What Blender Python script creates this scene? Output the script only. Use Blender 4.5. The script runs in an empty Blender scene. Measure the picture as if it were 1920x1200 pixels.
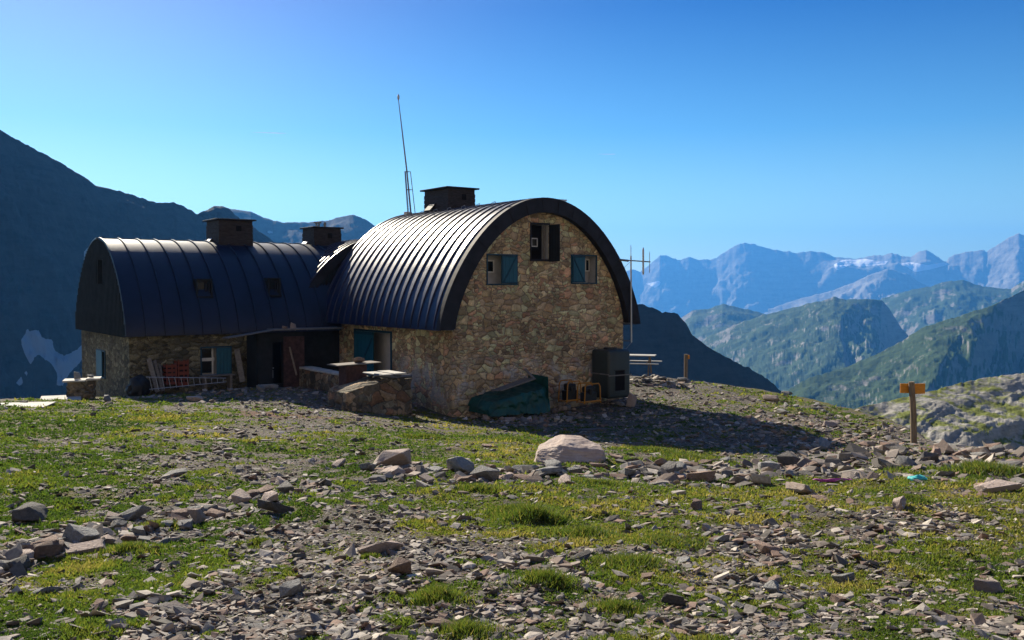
import bpy, bmesh, math, random
import numpy as np
from mathutils import Vector, Matrix, Euler
R = math.radians
random.seed(7); rng = np.random.default_rng(11)
scn = bpy.context.scene
col = scn.collection

# ------------------------------------------------------------------ camera, sky, sun, exposure
F = 1760.0
PITCH = math.atan(63 / F)
cam = bpy.data.cameras.new('camera'); co = bpy.data.objects.new('camera', cam); col.objects.link(co)
cam.sensor_width = 36; cam.lens = 33.0; cam.clip_start = .1; cam.clip_end = 60000
co.location = (0, 0, 0); co.rotation_euler = (math.pi / 2 - PITCH, 0, 0)
scn.camera = co
SUN_AZ, SUN_EL = 31.0, 30.0            # degrees left of the view axis, elevation
# air colour by height above the horizon (sine of elevation)
SKYRAMP = [(0, (1.0,1.12,.80)), (.06, (1.0,1.12,.80)), (.16, (.34,.66,.76)), (.28, (.04,.27,.58)), (.36, (.02,.18,.48)), (.80, (.45,.70,1.0))]
w = bpy.data.worlds.new('World'); scn.world = w; w.use_nodes = True
nt = w.node_tree; nt.nodes.clear()
sky = nt.nodes.new('ShaderNodeTexSky'); sky.sky_type = 'NISHITA'; sky.sun_disc = False
sky.sun_elevation = R(SUN_EL); sky.sun_rotation = R(-SUN_AZ)
sky.altitude = 1500; sky.air_density = 1.0; sky.dust_density = .8; sky.ozone_density = 3.5
tint = nt.nodes.new('ShaderNodeMix'); tint.data_type = 'RGBA'; tint.blend_type = 'MULTIPLY'; tint.inputs[0].default_value = 1
tint.inputs[7].default_value = (.50, .84, 1.12, 1)
bg = nt.nodes.new('ShaderNodeBackground'); bg.inputs[1].default_value = 0.06
wo = nt.nodes.new('ShaderNodeOutputWorld')
nt.links.new(sky.outputs[0], tint.inputs[6]); wtc = nt.nodes.new('ShaderNodeTexCoord'); wsp = nt.nodes.new('ShaderNodeSeparateXYZ'); nt.links.new(wtc.outputs['Generated'], wsp.inputs[0])
wrp = nt.nodes.new('ShaderNodeValToRGB'); els = wrp.color_ramp.elements
while len(els) < 6: els.new(.5)
for e_, (p_, c_) in zip(els, SKYRAMP): e_.position = p_; e_.color = c_ + (1,)
nt.links.new(wsp.outputs[2], wrp.inputs[0]); nt.links.new(wrp.outputs[0], tint.inputs[7]); gd = nt.nodes.new('ShaderNodeVectorMath'); gd.operation = 'DOT_PRODUCT'; nt.links.new(wtc.outputs['Generated'], gd.inputs[0])
gd.inputs[1].default_value = (-math.sin(R(SUN_AZ))*math.cos(R(SUN_EL)), math.cos(R(SUN_AZ))*math.cos(R(SUN_EL)), math.sin(R(SUN_EL)))
gc = nt.nodes.new('ShaderNodeMath'); gc.operation = 'MAXIMUM'; gc.inputs[1].default_value = 0; nt.links.new(gd.outputs['Value'], gc.inputs[0])
gp = nt.nodes.new('ShaderNodeMath'); gp.operation = 'POWER'; gp.inputs[1].default_value = 14; nt.links.new(gc.outputs[0], gp.inputs[0])
gcol = nt.nodes.new('ShaderNodeVectorMath'); gcol.operation = 'SCALE'; gcol.inputs[0].default_value = (3.6, 2.8, 2.0); nt.links.new(gp.outputs[0], gcol.inputs[3])
gadd = nt.nodes.new('ShaderNodeVectorMath'); gadd.operation = 'ADD'; nt.links.new(tint.outputs[2], gadd.inputs[0]); nt.links.new(gcol.outputs[0], gadd.inputs[1])
nt.links.new(gadd.outputs[0], bg.inputs[0]); nt.links.new(bg.outputs[0], wo.inputs[0])
sl = bpy.data.lights.new('sun', 'SUN'); sl.energy = 5.0; sl.angle = R(.53); sl.color = (1, .90, .72)
so = bpy.data.objects.new('sun', sl); col.objects.link(so)
sdir = Vector((-math.sin(R(SUN_AZ)) * math.cos(R(SUN_EL)), math.cos(R(SUN_AZ)) * math.cos(R(SUN_EL)), math.sin(R(SUN_EL))))
so.rotation_euler = (-sdir).to_track_quat('-Z', 'Y').to_euler(); so.location = (-20, 30, 30)
scn.view_settings.view_transform = 'Standard'; scn.view_settings.look = 'None'
scn.view_settings.exposure = 1.25; scn.view_settings.gamma = 1
scn.cycles.max_bounces = 6; scn.cycles.volume_bounces = 0; scn.cycles.sample_clamp_indirect = 4

# ------------------------------------------------------------------ small helpers
def tag(o, label=None, cat=None, group=None, kind=None):
    if label: o['label'] = label
    if cat: o['category'] = cat
    if group: o['group'] = group
    if kind: o['kind'] = kind
    return o
def empty(name, loc, rz=0, **k):
    o = bpy.data.objects.new(name, None); o.empty_display_size = .3
    col.objects.link(o); o.location = loc; o.rotation_euler = (0, 0, rz); tag(o, **k); return o

def _hash(ix, iy, iz, seed):
    h = (ix.astype(np.int64) * 374761393 + iy.astype(np.int64) * 668265263 + iz.astype(np.int64) * 2147483647 + seed * 144665) & 0xffffffff
    h = ((h ^ (h >> 13)) * 1274126177) & 0xffffffff
    h = ((h ^ (h >> 16)) * 2246822519) & 0xffffffff
    return ((h ^ (h >> 15)) & 0xffff) / 65535.0
def vnoise(x, y, z=0, seed=0):
    x = np.asarray(x, float); y = np.asarray(y, float) + 0 * x; z = np.asarray(z, float) + 0 * x
    ix, iy, iz = np.floor(x), np.floor(y), np.floor(z)
    fx, fy, fz = x - ix, y - iy, z - iz
    fx = fx * fx * fx * (fx * (fx * 6 - 15) + 10); fy = fy * fy * fy * (fy * (fy * 6 - 15) + 10); fz = fz * fz * (3 - 2 * fz)
    r = 0
    for a in (0, 1):
        for b in (0, 1):
            for c in (0, 1):
                r = r + (fx if a else 1 - fx) * (fy if b else 1 - fy) * (fz if c else 1 - fz) * _hash(ix + a, iy + b, iz + c, seed)
    return r * 2 - 1
def fbm(x, y, z=0, oct=5, seed=0, gain=.5, ridged=False):
    s = 0; a = 1; n = 0; c, d = math.cos(.6), math.sin(.6)
    x = np.asarray(x, float); y = np.asarray(y, float)
    for i in range(oct):
        v = vnoise(x, y, z, seed + i * 17)
        if ridged: v = 1 - 2 * np.abs(v)
        s = s + a * v; n += a; a *= gain
        x, y = (x * c - y * d) * 2.03 + 7.7, (x * d + y * c) * 2.03 + 3.1; z = np.asarray(z) * 2.03
    return s / n

def mesh_np(name, V, Fc, mat, parent=None, smooth=False, attrs=None):
    """V (n,3); Fc list of index arrays or (m,k) array"""
    me = bpy.data.meshes.new(name)
    V = np.asarray(V, np.float32); Fc = np.asarray(Fc, np.int32); k = Fc.shape[1]
    me.vertices.add(len(V)); me.vertices.foreach_set('co', V.ravel())
    me.loops.add(Fc.size); me.loops.foreach_set('vertex_index', Fc.ravel())
    me.polygons.add(len(Fc)); me.polygons.foreach_set('loop_start', np.arange(0, Fc.size, k, dtype=np.int32))
    me.polygons.foreach_set('use_smooth', np.full(len(Fc), smooth))
    for nm, a in (attrs or {}).items():
        at = me.attributes.new(nm, 'FLOAT', 'POINT'); at.data.foreach_set('value', np.asarray(a, np.float32))
    me.update(calc_edges=True); me.validate()
    me.materials.append(mat)
    o = bpy.data.objects.new(name, me); col.objects.link(o); o.parent = parent
    return o

class MB:
    def __init__(s): s.v = []; s.f = []; s.m = []; s.mi = 0
    def add(s, vs, fs, M=None):
        b = len(s.v)
        s.v += [tuple(M @ Vector(p)) if M else tuple(p) for p in vs]
        s.f += [tuple(b + i for i in f) for f in fs]; s.m += [s.mi] * len(fs)
    def box(s, x0, x1, y0, y1, z0, z1, M=None, bev=0):
        if x1 < x0: x0, x1 = x1, x0
        if y1 < y0: y0, y1 = y1, y0
        if z1 < z0: z0, z1 = z1, z0
        if bev <= 0:
            s.add([(x0,y0,z0),(x1,y0,z0),(x1,y1,z0),(x0,y1,z0),(x0,y0,z1),(x1,y0,z1),(x1,y1,z1),(x0,y1,z1)],
                  [(0,3,2,1),(4,5,6,7),(0,1,5,4),(1,2,6,5),(2,3,7,6),(3,0,4,7)], M)
        else:
            bm = bmesh.new(); bmesh.ops.create_cube(bm, size=1)
            for v in bm.verts: v.co = Vector((v.co.x*(x1-x0)+(x0+x1)/2, v.co.y*(y1-y0)+(y0+y1)/2, v.co.z*(z1-z0)+(z0+z1)/2))
            bmesh.ops.bevel(bm, geom=bm.edges[:], offset=bev, segments=2, affect='EDGES', profile=.5)
            s.frombm(bm, M)
    def frombm(s, bm, M=None):
        bm.verts.index_update()
        s.add([v.co.copy() for v in bm.verts], [[v.index for v in f.verts] for f in bm.faces], M); bm.free()
    def tube(s, pts, r, n=8, cap=True):
        pts = [Vector(p) for p in pts]; rs = r if isinstance(r, (list, tuple)) else [r] * len(pts)
        b = len(s.v); up = None
        for i, p in enumerate(pts):
            d = (pts[min(i+1, len(pts)-1)] - pts[max(i-1, 0)]).normalized()
            if up is None: up = Vector((0,0,1)) if abs(d.z) < .9 else Vector((1,0,0))
            a = d.cross(up).normalized(); c = a.cross(d).normalized(); up = c
            for k in range(n):
                t = 2*math.pi*k/n; s.v.append(tuple(p + (a*math.cos(t) + c*math.sin(t)) * rs[i]))
        for i in range(len(pts)-1):
            for k in range(n):
                s.f.append((b+i*n+k, b+i*n+(k+1)%n, b+(i+1)*n+(k+1)%n, b+(i+1)*n+k)); s.m.append(s.mi)
        if cap:
            s.f.append(tuple(b+k for k in range(n))[::-1]); s.m.append(s.mi)
            e = b+(len(pts)-1)*n; s.f.append(tuple(e+k for k in range(n))); s.m.append(s.mi)
    def beam(s, p, q, wd, th, up=(0,0,1)):
        p, q = Vector(p), Vector(q); d = (q-p).normalized(); u = Vector(up)
        a = d.cross(u).normalized() * wd/2; c = a.cross(d).normalized() * th/2
        s.add([p-a-c,p+a-c,p+a+c,p-a+c,q-a-c,q+a-c,q+a+c,q-a+c],[(0,3,2,1),(4,5,6,7),(0,1,5,4),(1,2,6,5),(2,3,7,6),(3,0,4,7)])
    def build(s, name, mats, parent=None, smooth=False, **k):
        me = bpy.data.meshes.new(name); me.from_pydata(s.v, [], s.f); me.validate()
        if not isinstance(mats, (list, tuple)): mats = [mats]
        for m in mats: me.materials.append(m)
        if len(mats) > 1: me.polygons.foreach_set('material_index', s.m)
        bm = bmesh.new(); bm.from_mesh(me); bmesh.ops.recalc_face_normals(bm, faces=bm.faces[:]); bm.to_mesh(me); bm.free()
        if smooth:
            me.polygons.foreach_set('use_smooth', [True]*len(me.polygons)); me.set_sharp_from_angle(angle=R(40))
        o = bpy.data.objects.new(name, me); col.objects.link(o); o.parent = parent; tag(o, **k); return o

# ------------------------------------------------------------------ materials
class Mat:
    def __init__(s, name, rough=.8, spec=.4, metal=0):
        s.m = bpy.data.materials.new(name); s.m.use_nodes = True; s.t = s.m.node_tree
        s.b = s.t.nodes['Principled BSDF']; s.b.inputs['Roughness'].default_value = rough
        s.b.inputs['Specular IOR Level'].default_value = spec; s.b.inputs['Metallic'].default_value = metal
        s.tc = s.t.nodes.new('ShaderNodeTexCoord')
    def n(s, t, **k):
        nd = s.t.nodes.new(t)
        for a, b in k.items(): setattr(nd, a, b)
        return nd
    def l(s, a, b): s.t.links.new(a, b)
    def setin(s, sock, v):
        if hasattr(v, 'is_linked') or hasattr(v, 'links'): s.l(v, sock)
        else: sock.default_value = v
    def mapping(s, scale=(1,1,1), rot=(0,0,0), src=None):
        m = s.n('ShaderNodeMapping'); m.inputs['Scale'].default_value = scale; m.inputs['Rotation'].default_value = rot
        s.l(src or s.tc.outputs['Object'], m.inputs[0]); return m.outputs[0]
    def noise(s, scale, detail=5, rough=.55, vec=None, dist=0):
        m = s.n('ShaderNodeTexNoise'); m.inputs['Scale'].default_value = scale; m.inputs['Detail'].default_value = detail
        m.inputs['Roughness'].default_value = rough; m.inputs['Distortion'].default_value = dist
        s.l(vec or s.tc.outputs['Object'], m.inputs['Vector']); return m.outputs
    def vor(s, scale, feature='F1', vec=None, rnd=1):
        m = s.n('ShaderNodeTexVoronoi', feature=feature); m.inputs['Scale'].default_value = scale
        m.inputs['Randomness'].default_value = rnd
        s.l(vec or s.tc.outputs['Object'], m.inputs['Vector']); return m.outputs
    def ramp(s, fac, stops, interp='LINEAR'):
        r = s.n('ShaderNodeValToRGB'); r.color_ramp.interpolation = interp; e = r.color_ramp.elements
        while len(e) < len(stops): e.new(.5)
        for i, (p, c) in enumerate(stops):
            e[i].position = p; e[i].color = (c, c, c, 1) if not isinstance(c, tuple) else c + (1,)
        s.l(fac, r.inputs[0]); return r.outputs[0]
    def mix(s, f, a, b, mode='MIX'):
        m = s.n('ShaderNodeMix', data_type='RGBA', blend_type=mode)
        s.setin(m.inputs[0], f)
        for sk, v in ((m.inputs[6], a), (m.inputs[7], b)):
            if isinstance(v, tuple): v = v if len(v) == 4 else v + (1,)
            s.setin(sk, v)
        return m.outputs[2]
    def math(s, op, a, b=0, c=0, clamp=False):
        m = s.n('ShaderNodeMath', operation=op, use_clamp=clamp)
        s.setin(m.inputs[0], a); s.setin(m.inputs[1], b); s.setin(m.inputs[2], c); return m.outputs[0]
    def attr(s, name):
        a = s.n('ShaderNodeAttribute', attribute_name=name); return a.outputs['Fac']
    def rnd(s): return s.n('ShaderNodeObjectInfo').outputs['Random']
    def color(s, c):
        if isinstance(c, tuple): s.b.inputs['Base Color'].default_value = c + (1,)
        else: s.l(c, s.b.inputs['Base Color'])
        return s
    def bump(s, h, strength=.5, dist=.02, prev=None):
        b = s.n('ShaderNodeBump'); b.inputs['Strength'].default_value = strength; b.inputs['Distance'].default_value = dist
        s.l(h, b.inputs['Height'])
        if prev: s.l(prev, b.inputs['Normal'])
        s.l(b.outputs[0], s.b.inputs['Normal']); return b.outputs[0]

def simple(name, c, var=.25, scale=6, rough=.7, spec=.4, metal=0, bump=.3, dist=.005, stretch=(1,1,1)):
    m = Mat(name, rough, spec, metal); v = m.mapping(stretch)
    n = m.noise(scale, 6, .6, v)
    m.color(m.mix(m.ramp(n[0], [(.3, 0.0), (.7, 1.0)]), tuple(x*(1-var) for x in c), tuple(min(1, x*(1+var)) for x in c)))
    if bump: m.bump(n[0], bump, dist)
    return m.m

def masonry(name, tones, mortar, sc=(3.4, 5.4)):
    m = Mat(name, .92, .2)
    sx = m.n('ShaderNodeSeparateXYZ'); m.l(m.tc.outputs['Object'], sx.inputs[0])
    wob = m.n('ShaderNodeSeparateColor'); m.l(m.noise(1.7, 3)[1], wob.inputs[0])
    u = m.math('ADD', m.math('ADD', sx.outputs[0], sx.outputs[1]), m.math('MULTIPLY', wob.outputs[0], .30))
    v_ = m.math('ADD', sx.outputs[2], m.math('MULTIPLY', wob.outputs[1], .30))
    def vec(k):
        cx = m.n('ShaderNodeCombineXYZ'); m.l(m.math('MULTIPLY', u, sc[0]*k), cx.inputs[0]); m.l(m.math('MULTIPLY', v_, sc[1]*k), cx.inputs[1]); return cx.outputs[0]
    def vo(k, f):
        t = m.n('ShaderNodeTexVoronoi', feature=f, voronoi_dimensions='2D'); t.inputs['Scale'].default_value = 1; t.inputs['Randomness'].default_value = .92
        m.l(vec(k), t.inputs['Vector']); return t.outputs
    big, edge, sm, sedge = vo(1, 'F1'), vo(1, 'DISTANCE_TO_EDGE'), vo(1.9, 'F1'), vo(1.9, 'DISTANCE_TO_EDGE')
    sel = m.ramp(m.noise(1.3, 3)[0], [(.50, 0.0), (.52, 1.0)])
    sepc = m.n('ShaderNodeSeparateColor'); m.l(m.mix(sel, big[1], sm[1]), sepc.inputs[0])
    e = m.mix(sel, edge[0], m.math('MULTIPLY', sedge[0], .7))
    n = len(tones)
    c = m.ramp(sepc.outputs[0], [(i/n, t) for i, t in enumerate(tones)], 'CONSTANT')
    c = m.mix(1, c, m.ramp(sepc.outputs[1], [(0, .58), (1, 1.35)]), 'MULTIPLY')
    fine = m.noise(19, 8, .72); blot = m.noise(6, 4, .6)
    c = m.mix(.8, c, m.ramp(fine[0], [(.3, .6), (.7, 1.35)]), 'MULTIPLY')
    c = m.mix(.7, c, m.ramp(blot[0], [(.3, .6), (.7, 1.3)]), 'MULTIPLY')
    ee = m.math('ADD', e, m.math('MULTIPLY', m.math('SUBTRACT', fine[0], .5), .16))
    fac = m.ramp(ee, [(.012, 0.0), (.06, 1.0)])
    mo = m.mix(m.ramp(m.noise(1.1, 3)[0], [(.42, 0.0), (.62, 1.0)]), mortar, tuple(2.3*x for x in mortar))
    c = m.mix(fac, mo, c)
    c = m.mix(1, c, m.ramp(m.noise(.6, 6, .62)[0], [(.36, .66), (.62, 1.12)]), 'MULTIPLY')
    if 'warm' in name:
        lo = m.math('MULTIPLY', m.ramp(m.math('ABSOLUTE', m.math('SUBTRACT', sx.outputs[2], .9)), [(.35, 1.0), (1.1, 0.0)]), m.ramp(m.noise(1.4, 5, .65)[0], [(.47, 0.0), (.58, .7)]))
        c = m.mix(lo, c, (.50,.48,.46))
    m.color(c)
    h = m.math('ADD', m.math('MINIMUM', ee, .25), m.math('MULTIPLY', fine[0], .16))
    h = m.math('ADD', h, m.math('MULTIPLY', sepc.outputs[2], .18))
    m.bump(h, 1.0, .17)
    return m.m

M = {}
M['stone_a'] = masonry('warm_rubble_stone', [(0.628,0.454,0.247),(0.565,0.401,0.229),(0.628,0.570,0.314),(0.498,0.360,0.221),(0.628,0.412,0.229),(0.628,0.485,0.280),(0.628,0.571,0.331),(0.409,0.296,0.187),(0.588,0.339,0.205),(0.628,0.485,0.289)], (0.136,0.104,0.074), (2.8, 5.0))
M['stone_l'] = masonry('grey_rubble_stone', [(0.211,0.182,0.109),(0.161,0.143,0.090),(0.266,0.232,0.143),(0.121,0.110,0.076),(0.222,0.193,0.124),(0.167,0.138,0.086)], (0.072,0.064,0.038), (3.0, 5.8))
M['stone_t'] = masonry('terrace_stone', [(0.251,0.191,0.120),(0.192,0.155,0.108),(0.325,0.228,0.140),(0.141,0.118,0.089),(0.310,0.176,0.102),(0.229,0.199,0.140)], (0.063,0.053,0.038), (2.3,3.0))

def roofmat(name, base, rough, spec=.6, bmp=.35):
    m = Mat(name, rough, spec, .0); n = m.noise(30, 3, .6); b = m.noise(1.6, 5, .6)
    m.color(m.mix(m.ramp(b[0], [(.3, 0.0), (.7, 1.0)]), tuple(.7*x for x in base), tuple(1.4*x for x in base)))
    st = m.noise(2.2, 6, .7, m.mapping((3, 3, .35)))
    m.l(m.math('ADD', m.ramp(b[0], [(.3, rough-.06), (.7, rough+.08)]), m.math('MULTIPLY', m.math('SUBTRACT', st[0], .5), .22)), m.b.inputs['Roughness'])
    m.b.inputs['Coat Weight'].default_value = .0
    m.bump(n[0], bmp, .012); return m.m
M['roof'] = roofmat('dark_blue_roof_sheet', (.006,.011,.042), .38, .45)
M['roof_b'] = roofmat('smooth_dark_roof_sheet', (.008,.013,.045), .17, .8, .05)
M['roof_l'] = roofmat('weathered_dark_roof_sheet', (.008,.012,.032), .48, .4)
M['fascia'] = simple('slate_grey_arch_cladding', (.018,.018,.024), .4, 3, .7, .2, 0, .2)
M['clad'] = simple('dark_gable_cladding', (.016,.018,.020), .4, 3, .7, .2)
M['chim'] = simple('dark_chimney_cladding', (.042,.034,.032), .5, 5, .8, .2, 0, .6, .01, (1,1,4))
M['blue'] = simple('teal_blue_shutter_paint', (.006,.078,.125), .25, 5, .55, .4, 0, .2, .003, (6,6,1))
M['bluedk'] = simple('dark_teal_paint', (.008,.045,.075), .25, 5, .6, .3)
M['white'] = simple('whitewashed_reveal', (.40,.38,.36), .15, 4, .8, .2)
M['frame'] = simple('white_window_frame', (.62,.60,.56), .12, 8, .6)
g = Mat('window_glass', .15, .25); g.color((.006,.008,.010)); M['glass'] = g.m
M['inside'] = simple('dark_interior', (.012,.011,.012), .3, 3, .9, .1)
M['wood'] = simple('weathered_timber', (.20,.15,.10), .35, 3, .85, .2, 0, .5, .006, (9,9,1.2))
M['woodgrey'] = simple('grey_old_boards', (.17,.15,.13), .35, 3, .85, .2, 0, .5, .006, (3,9,9))
M['orange'] = simple('orange_painted_board', (.62,.24,.02), .15, 7, .6, .3, 0, .3, .004, (1,4,8))
M['rust'] = simple('rusty_brown_sheet', (.060,.030,.026), .5, 7, .75, .3)
M['yellow'] = simple('orange_yellow_tube_paint', (.42,.17,.012), .15, 8, .5)
M['black'] = simple('black_machine_plastic', (.012,.012,.013), .3, 9, .55)
M['tank'] = simple('dark_green_polyethylene', (.028,.038,.038), .2, 3, .5, .4, 0, .15)
M['tarp'] = simple('teal_green_tarpaulin', (.004,.052,.042), .4, 3.5, .5, .4, 0, .9, .03)
M['metal'] = simple('dull_metal', (.17,.17,.18), .25, 9, .45, .5, .6)
M['metallight'] = simple('pale_galvanised_metal', (.42,.43,.44), .2, 9, .4, .5, .5)
M['slab'] = simple('pale_stone_slab', (.42,.40,.36), .25, 4, .85, .2, 0, .5, .01)
M['redcrate'] = simple('faded_red_plastic', (.15,.028,.012), .3, 6, .6)
M['concrete'] = simple('grey_concrete', (.17,.16,.15), .3, 5, .9, .2, 0, .6, .01)
tr = Mat('ice_vapour', .9, 0); tb_ = tr.n('ShaderNodeBsdfTranslucent'); tb_.inputs[0].default_value = (.62,.62,.62,1); tr.l(tb_.outputs[0], tr.t.nodes['Material Output'].inputs[0]); M['vapour'] = tr.m
M['pink'] = simple('pink_plastic_strip', (.35,.06,.25), .2, 6)
M['turq'] = simple('turquoise_plastic', (.05,.42,.42), .2, 6)

def rockmat(name, a, b, c):
    m = Mat(name, .9, .25); r = m.rnd()
    n = m.noise(5, 8, .65); s = m.noise(9, 4, .6, m.mapping((.6, 1, 5), (.5, .3, 0)))
    x = m.mix(m.ramp(n[0], [(.35, 0.0), (.65, 1.0)]), a, b)
    x = m.mix(m.ramp(s[0], [(.45, 0.0), (.75, .7)]), x, c)
    x = m.mix(1, x, m.ramp(r, [(0, .7), (1, 1.25)]), 'MULTIPLY')
    lich = m.ramp(m.vor(14, 'F1')[0], [(.12, .35), (.22, 0.0)])
    x = m.mix(lich, x, (.30,.29,.22))
    m.color(x); m.bump(m.math('ADD', n[0], m.math('MULTIPLY', s[0], .7)), .8, .03); return m.m
ROCK = {'slate grey': rockmat('slate_grey_rock', (.17,.17,.16), (.30,.29,.27), (.13,.12,.12)),
        'rusty brown': rockmat('rusty_brown_rock', (.19,.13,.10), (.31,.22,.17), (.14,.095,.075)),
        'pale pinkish': rockmat('pale_pinkish_rock', (.34,.26,.22), (.46,.38,.33), (.26,.20,.17)),
        'dark': rockmat('dark_rock', (.085,.08,.075), (.16,.145,.13), (.06,.055,.055))}
def gravelmat():
    m = Mat('mixed_gravel', .9, .25); r = m.attr('rnd')
    c = m.ramp(r, [(0,(0.114,0.101,0.086)),(.12,(0.219,0.196,0.170)),(.28,(0.147,0.123,0.103)),(.42,(0.283,0.236,0.196)),(.55,(0.188,0.142,0.113)),(.66,(0.355,0.313,0.267)),(.76,(0.227,0.151,0.114)),(.86,(0.163,0.151,0.140)),(.94,(0.457,0.402,0.335))], 'CONSTANT')
    n = m.noise(30, 6, .7); c = m.mix(.8, c, m.ramp(n[0], [(.3, .6), (.7, 1.3)]), 'MULTIPLY')
    m.color(c); m.bump(n[0], .6, .008); return m.m
M['gravel'] = gravelmat()
def grassmat():
    m = Mat('short_alpine_grass', .65, .25); r = m.attr('rnd')
    c = m.ramp(r, [(0,(.028,.050,.012)),(.3,(.055,.090,.018)),(.65,(.100,.122,.024)),(.9,(.15,.14,.035)),(1,(.22,.18,.07))])
    c = m.mix(1, c, (1.08,1.10,1.1), 'MULTIPLY'); m.color(c)
    tr = m.n('ShaderNodeBsdfTranslucent'); m.l(m.mix(1, c, (1.5,1.55,.9), 'MULTIPLY'), tr.inputs[0])
    mx = m.n('ShaderNodeMixShader'); mx.inputs[0].default_value = .45
    m.l(m.b.outputs[0], mx.inputs[1]); m.l(tr.outputs[0], mx.inputs[2]); m.l(mx.outputs[0], m.t.nodes['Material Output'].inputs[0])
    return m.m
M['grass'] = grassmat()
def groundmat():
    m = Mat('alpine_ground', .95, .15); g = m.attr('grass'); rust = m.attr('rust')
    n1 = m.noise(14, 7, .7); n2 = m.noise(2.3, 5, .6); st = m.vor(18, 'F1', m.mapping((1,1,1))); ed = m.vor(18, 'DISTANCE_TO_EDGE', m.mapping((1,1,1)))
    sc = m.n('ShaderNodeSeparateColor'); m.l(st[1], sc.inputs[0])
    soil = m.mix(m.ramp(n1[0], [(.35, 0.0), (.65, 1.0)]), (.065,.052,.040), (.13,.11,.09))
    stone = m.ramp(sc.outputs[0], [(0,(.10,.09,.078)),(.25,(.17,.155,.135)),(.5,(.13,.105,.09)),(.75,(.22,.20,.17)),(.9,(.16,.11,.085))], 'CONSTANT')
    gr = m.mix(m.ramp(ed[0], [(.03, 0.0), (.12, 1.0)]), soil, stone)
    gr = m.mix(m.math('MULTIPLY', rust, .75), gr, (.15,.065,.04))
    tf = m.noise(26, 6, .75)
    turf = m.mix(m.ramp(tf[0], [(.3, 0.0), (.7, 1.0)]), (.045,.055,.014), (.12,.118,.030))
    turf = m.mix(m.ramp(n2[0], [(.4, 0.0), (.7, .8)]), turf, (.17,.14,.04))
    k = m.math('ADD', g, m.math('MULTIPLY', m.math('SUBTRACT', n1[0], .5), .9))
    k = m.ramp(k, [(.44, 0.0), (.56, 1.0)])
    m.color(m.mix(k, gr, turf))
    h = m.math('ADD', m.math('MULTIPLY', m.math('MINIMUM', ed[0], .3), 1.2), m.math('ADD', n1[0], tf[0]))
    m.bump(h, .9, .05); return m.m
M['ground'] = groundmat()

# ------------------------------------------------------------------ screen <-> place helpers (1920x1200 picture coordinates)
cp, sp_ = math.cos(PITCH), math.sin(PITCH)
def ray(x, y):
    a = (np.asarray(x, float) - 960) / F; b = (600 - np.asarray(y, float)) / F
    return a + 0*b, cp + b * sp_, b * cp - sp_ + 0*a       # direction (X, Y, Z)
def at(x, y, Y):
    dx, dy, dz = ray(x, y); k = Y / dy; return float(dx*k), float(Y), float(dz*k)
GA = math.atan2(.585, .811); gx, gy = math.cos(GA), math.sin(GA)      # hut frame: w along the gable, l along the ridge
OX, OY, OZ = -1.91, 30.0, -4.1
def H(w, l, z=0): return Vector((OX + gx*w - gy*l, OY + gy*w + gx*l, z + OZ))
def toloc(X, Y): dx, dy = X-OX, Y-OY; return gx*dx + gy*dy, -gy*dx + gx*dy
def on_l(x, y, l):      # point of the plane l = const seen at x, y -> (w, z local)
    dx, dy, dz = map(float, ray(x, y)); den = -gy*dx + gx*dy
    t = (l + (-gy*OX + gx*OY)) / den; w_, _ = toloc(dx*t, dy*t); return w_, dz*t - OZ
def on_w(x, y, w_):
    dx, dy, dz = map(float, ray(x, y)); den = gx*dx + gy*dy
    t = (w_ + (gx*OX + gy*OY)) / den; _, l = toloc(dx*t, dy*t); return l, dz*t - OZ

# ------------------------------------------------------------------ the ground
CT = []
def c_(x, y, Y): CT.append(at(x, y, Y))
for x in (-400, 300, 960, 1600, 2300):
    c_(x, 1200, 5.4); c_(x, 1000, 8.9)
for a in ((0,900,12),(500,900,12.5),(960,900,13),(1500,900,13.4),(1920,900,12.6),(-500,880,12),(2500,900,12),
          (0,800,20.5),(300,800,21),(600,800,22.5),(960,850,16.8),(1300,862,20),(1100,842,19),(240,745,31.8),(0,752,30),(-300,760,30),(120,742,31),
          (400,737,32),(480,725,33.5),(600,738,31),(650,768,28),(775,786,29.3),(865,782,30),(1000,790,29.5),(1100,775,32),
          (1182,752,33.5),(1300,765,32),(1450,800,27),(1560,835,23.5),(1640,828,26),(1500,865,20.5),(1300,716,43),(1200,702,42),
          (1470,747,40),(1590,772,35),(1714,833,19),(1900,860,16.5),(1800,838,19),(2200,900,15),(1700,800,27)): c_(*a)
CT += [(0,0,-1.6),(3,0,-1.6),(-3,0,-1.55),(0,-6,-1.3),(-8,-3,-1.5),(8,-3,-1.7),(0,2.5,-1.78)]
for wl, zz in (((9,10),-4.6),((4,18),-5.2),((-8,18),-5.2),((-11,12),-4.3),((2,10),-4.1),((-4,12),-4.1),((-2,5),-3.7),((4,4),-4.1),((-5,24),-7),((6,26),-7)): p = H(*wl); CT.append((p.x, p.y, zz))
CT = np.array(CT)
def tps(r2): return np.where(r2 > 1e-9, .5 * r2 * np.log(np.maximum(r2, 1e-9)), 0)
n = len(CT); A = np.zeros((n+3, n+3)); r2 = ((CT[:, None, :2] - CT[None, :, :2])**2).sum(-1)
A[:n, :n] = tps(r2) + np.eye(n) * 6; A[:n, n] = 1; A[:n, n+1:] = CT[:, :2]; A[n:, :n] = A[:n, n:].T
SOL = np.linalg.solve(A, np.r_[CT[:, 2], 0, 0, 0])
CR_AZ = np.array([-180,-90,-45,-28,-24,-20,10.5,13,16.5,19.5,22.5,26,29,35,50,90,180.])
CR_R = np.array([60,50,40,34,38,60,55,48,44,40,31,22.5,20,20,24,40,60.])
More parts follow.
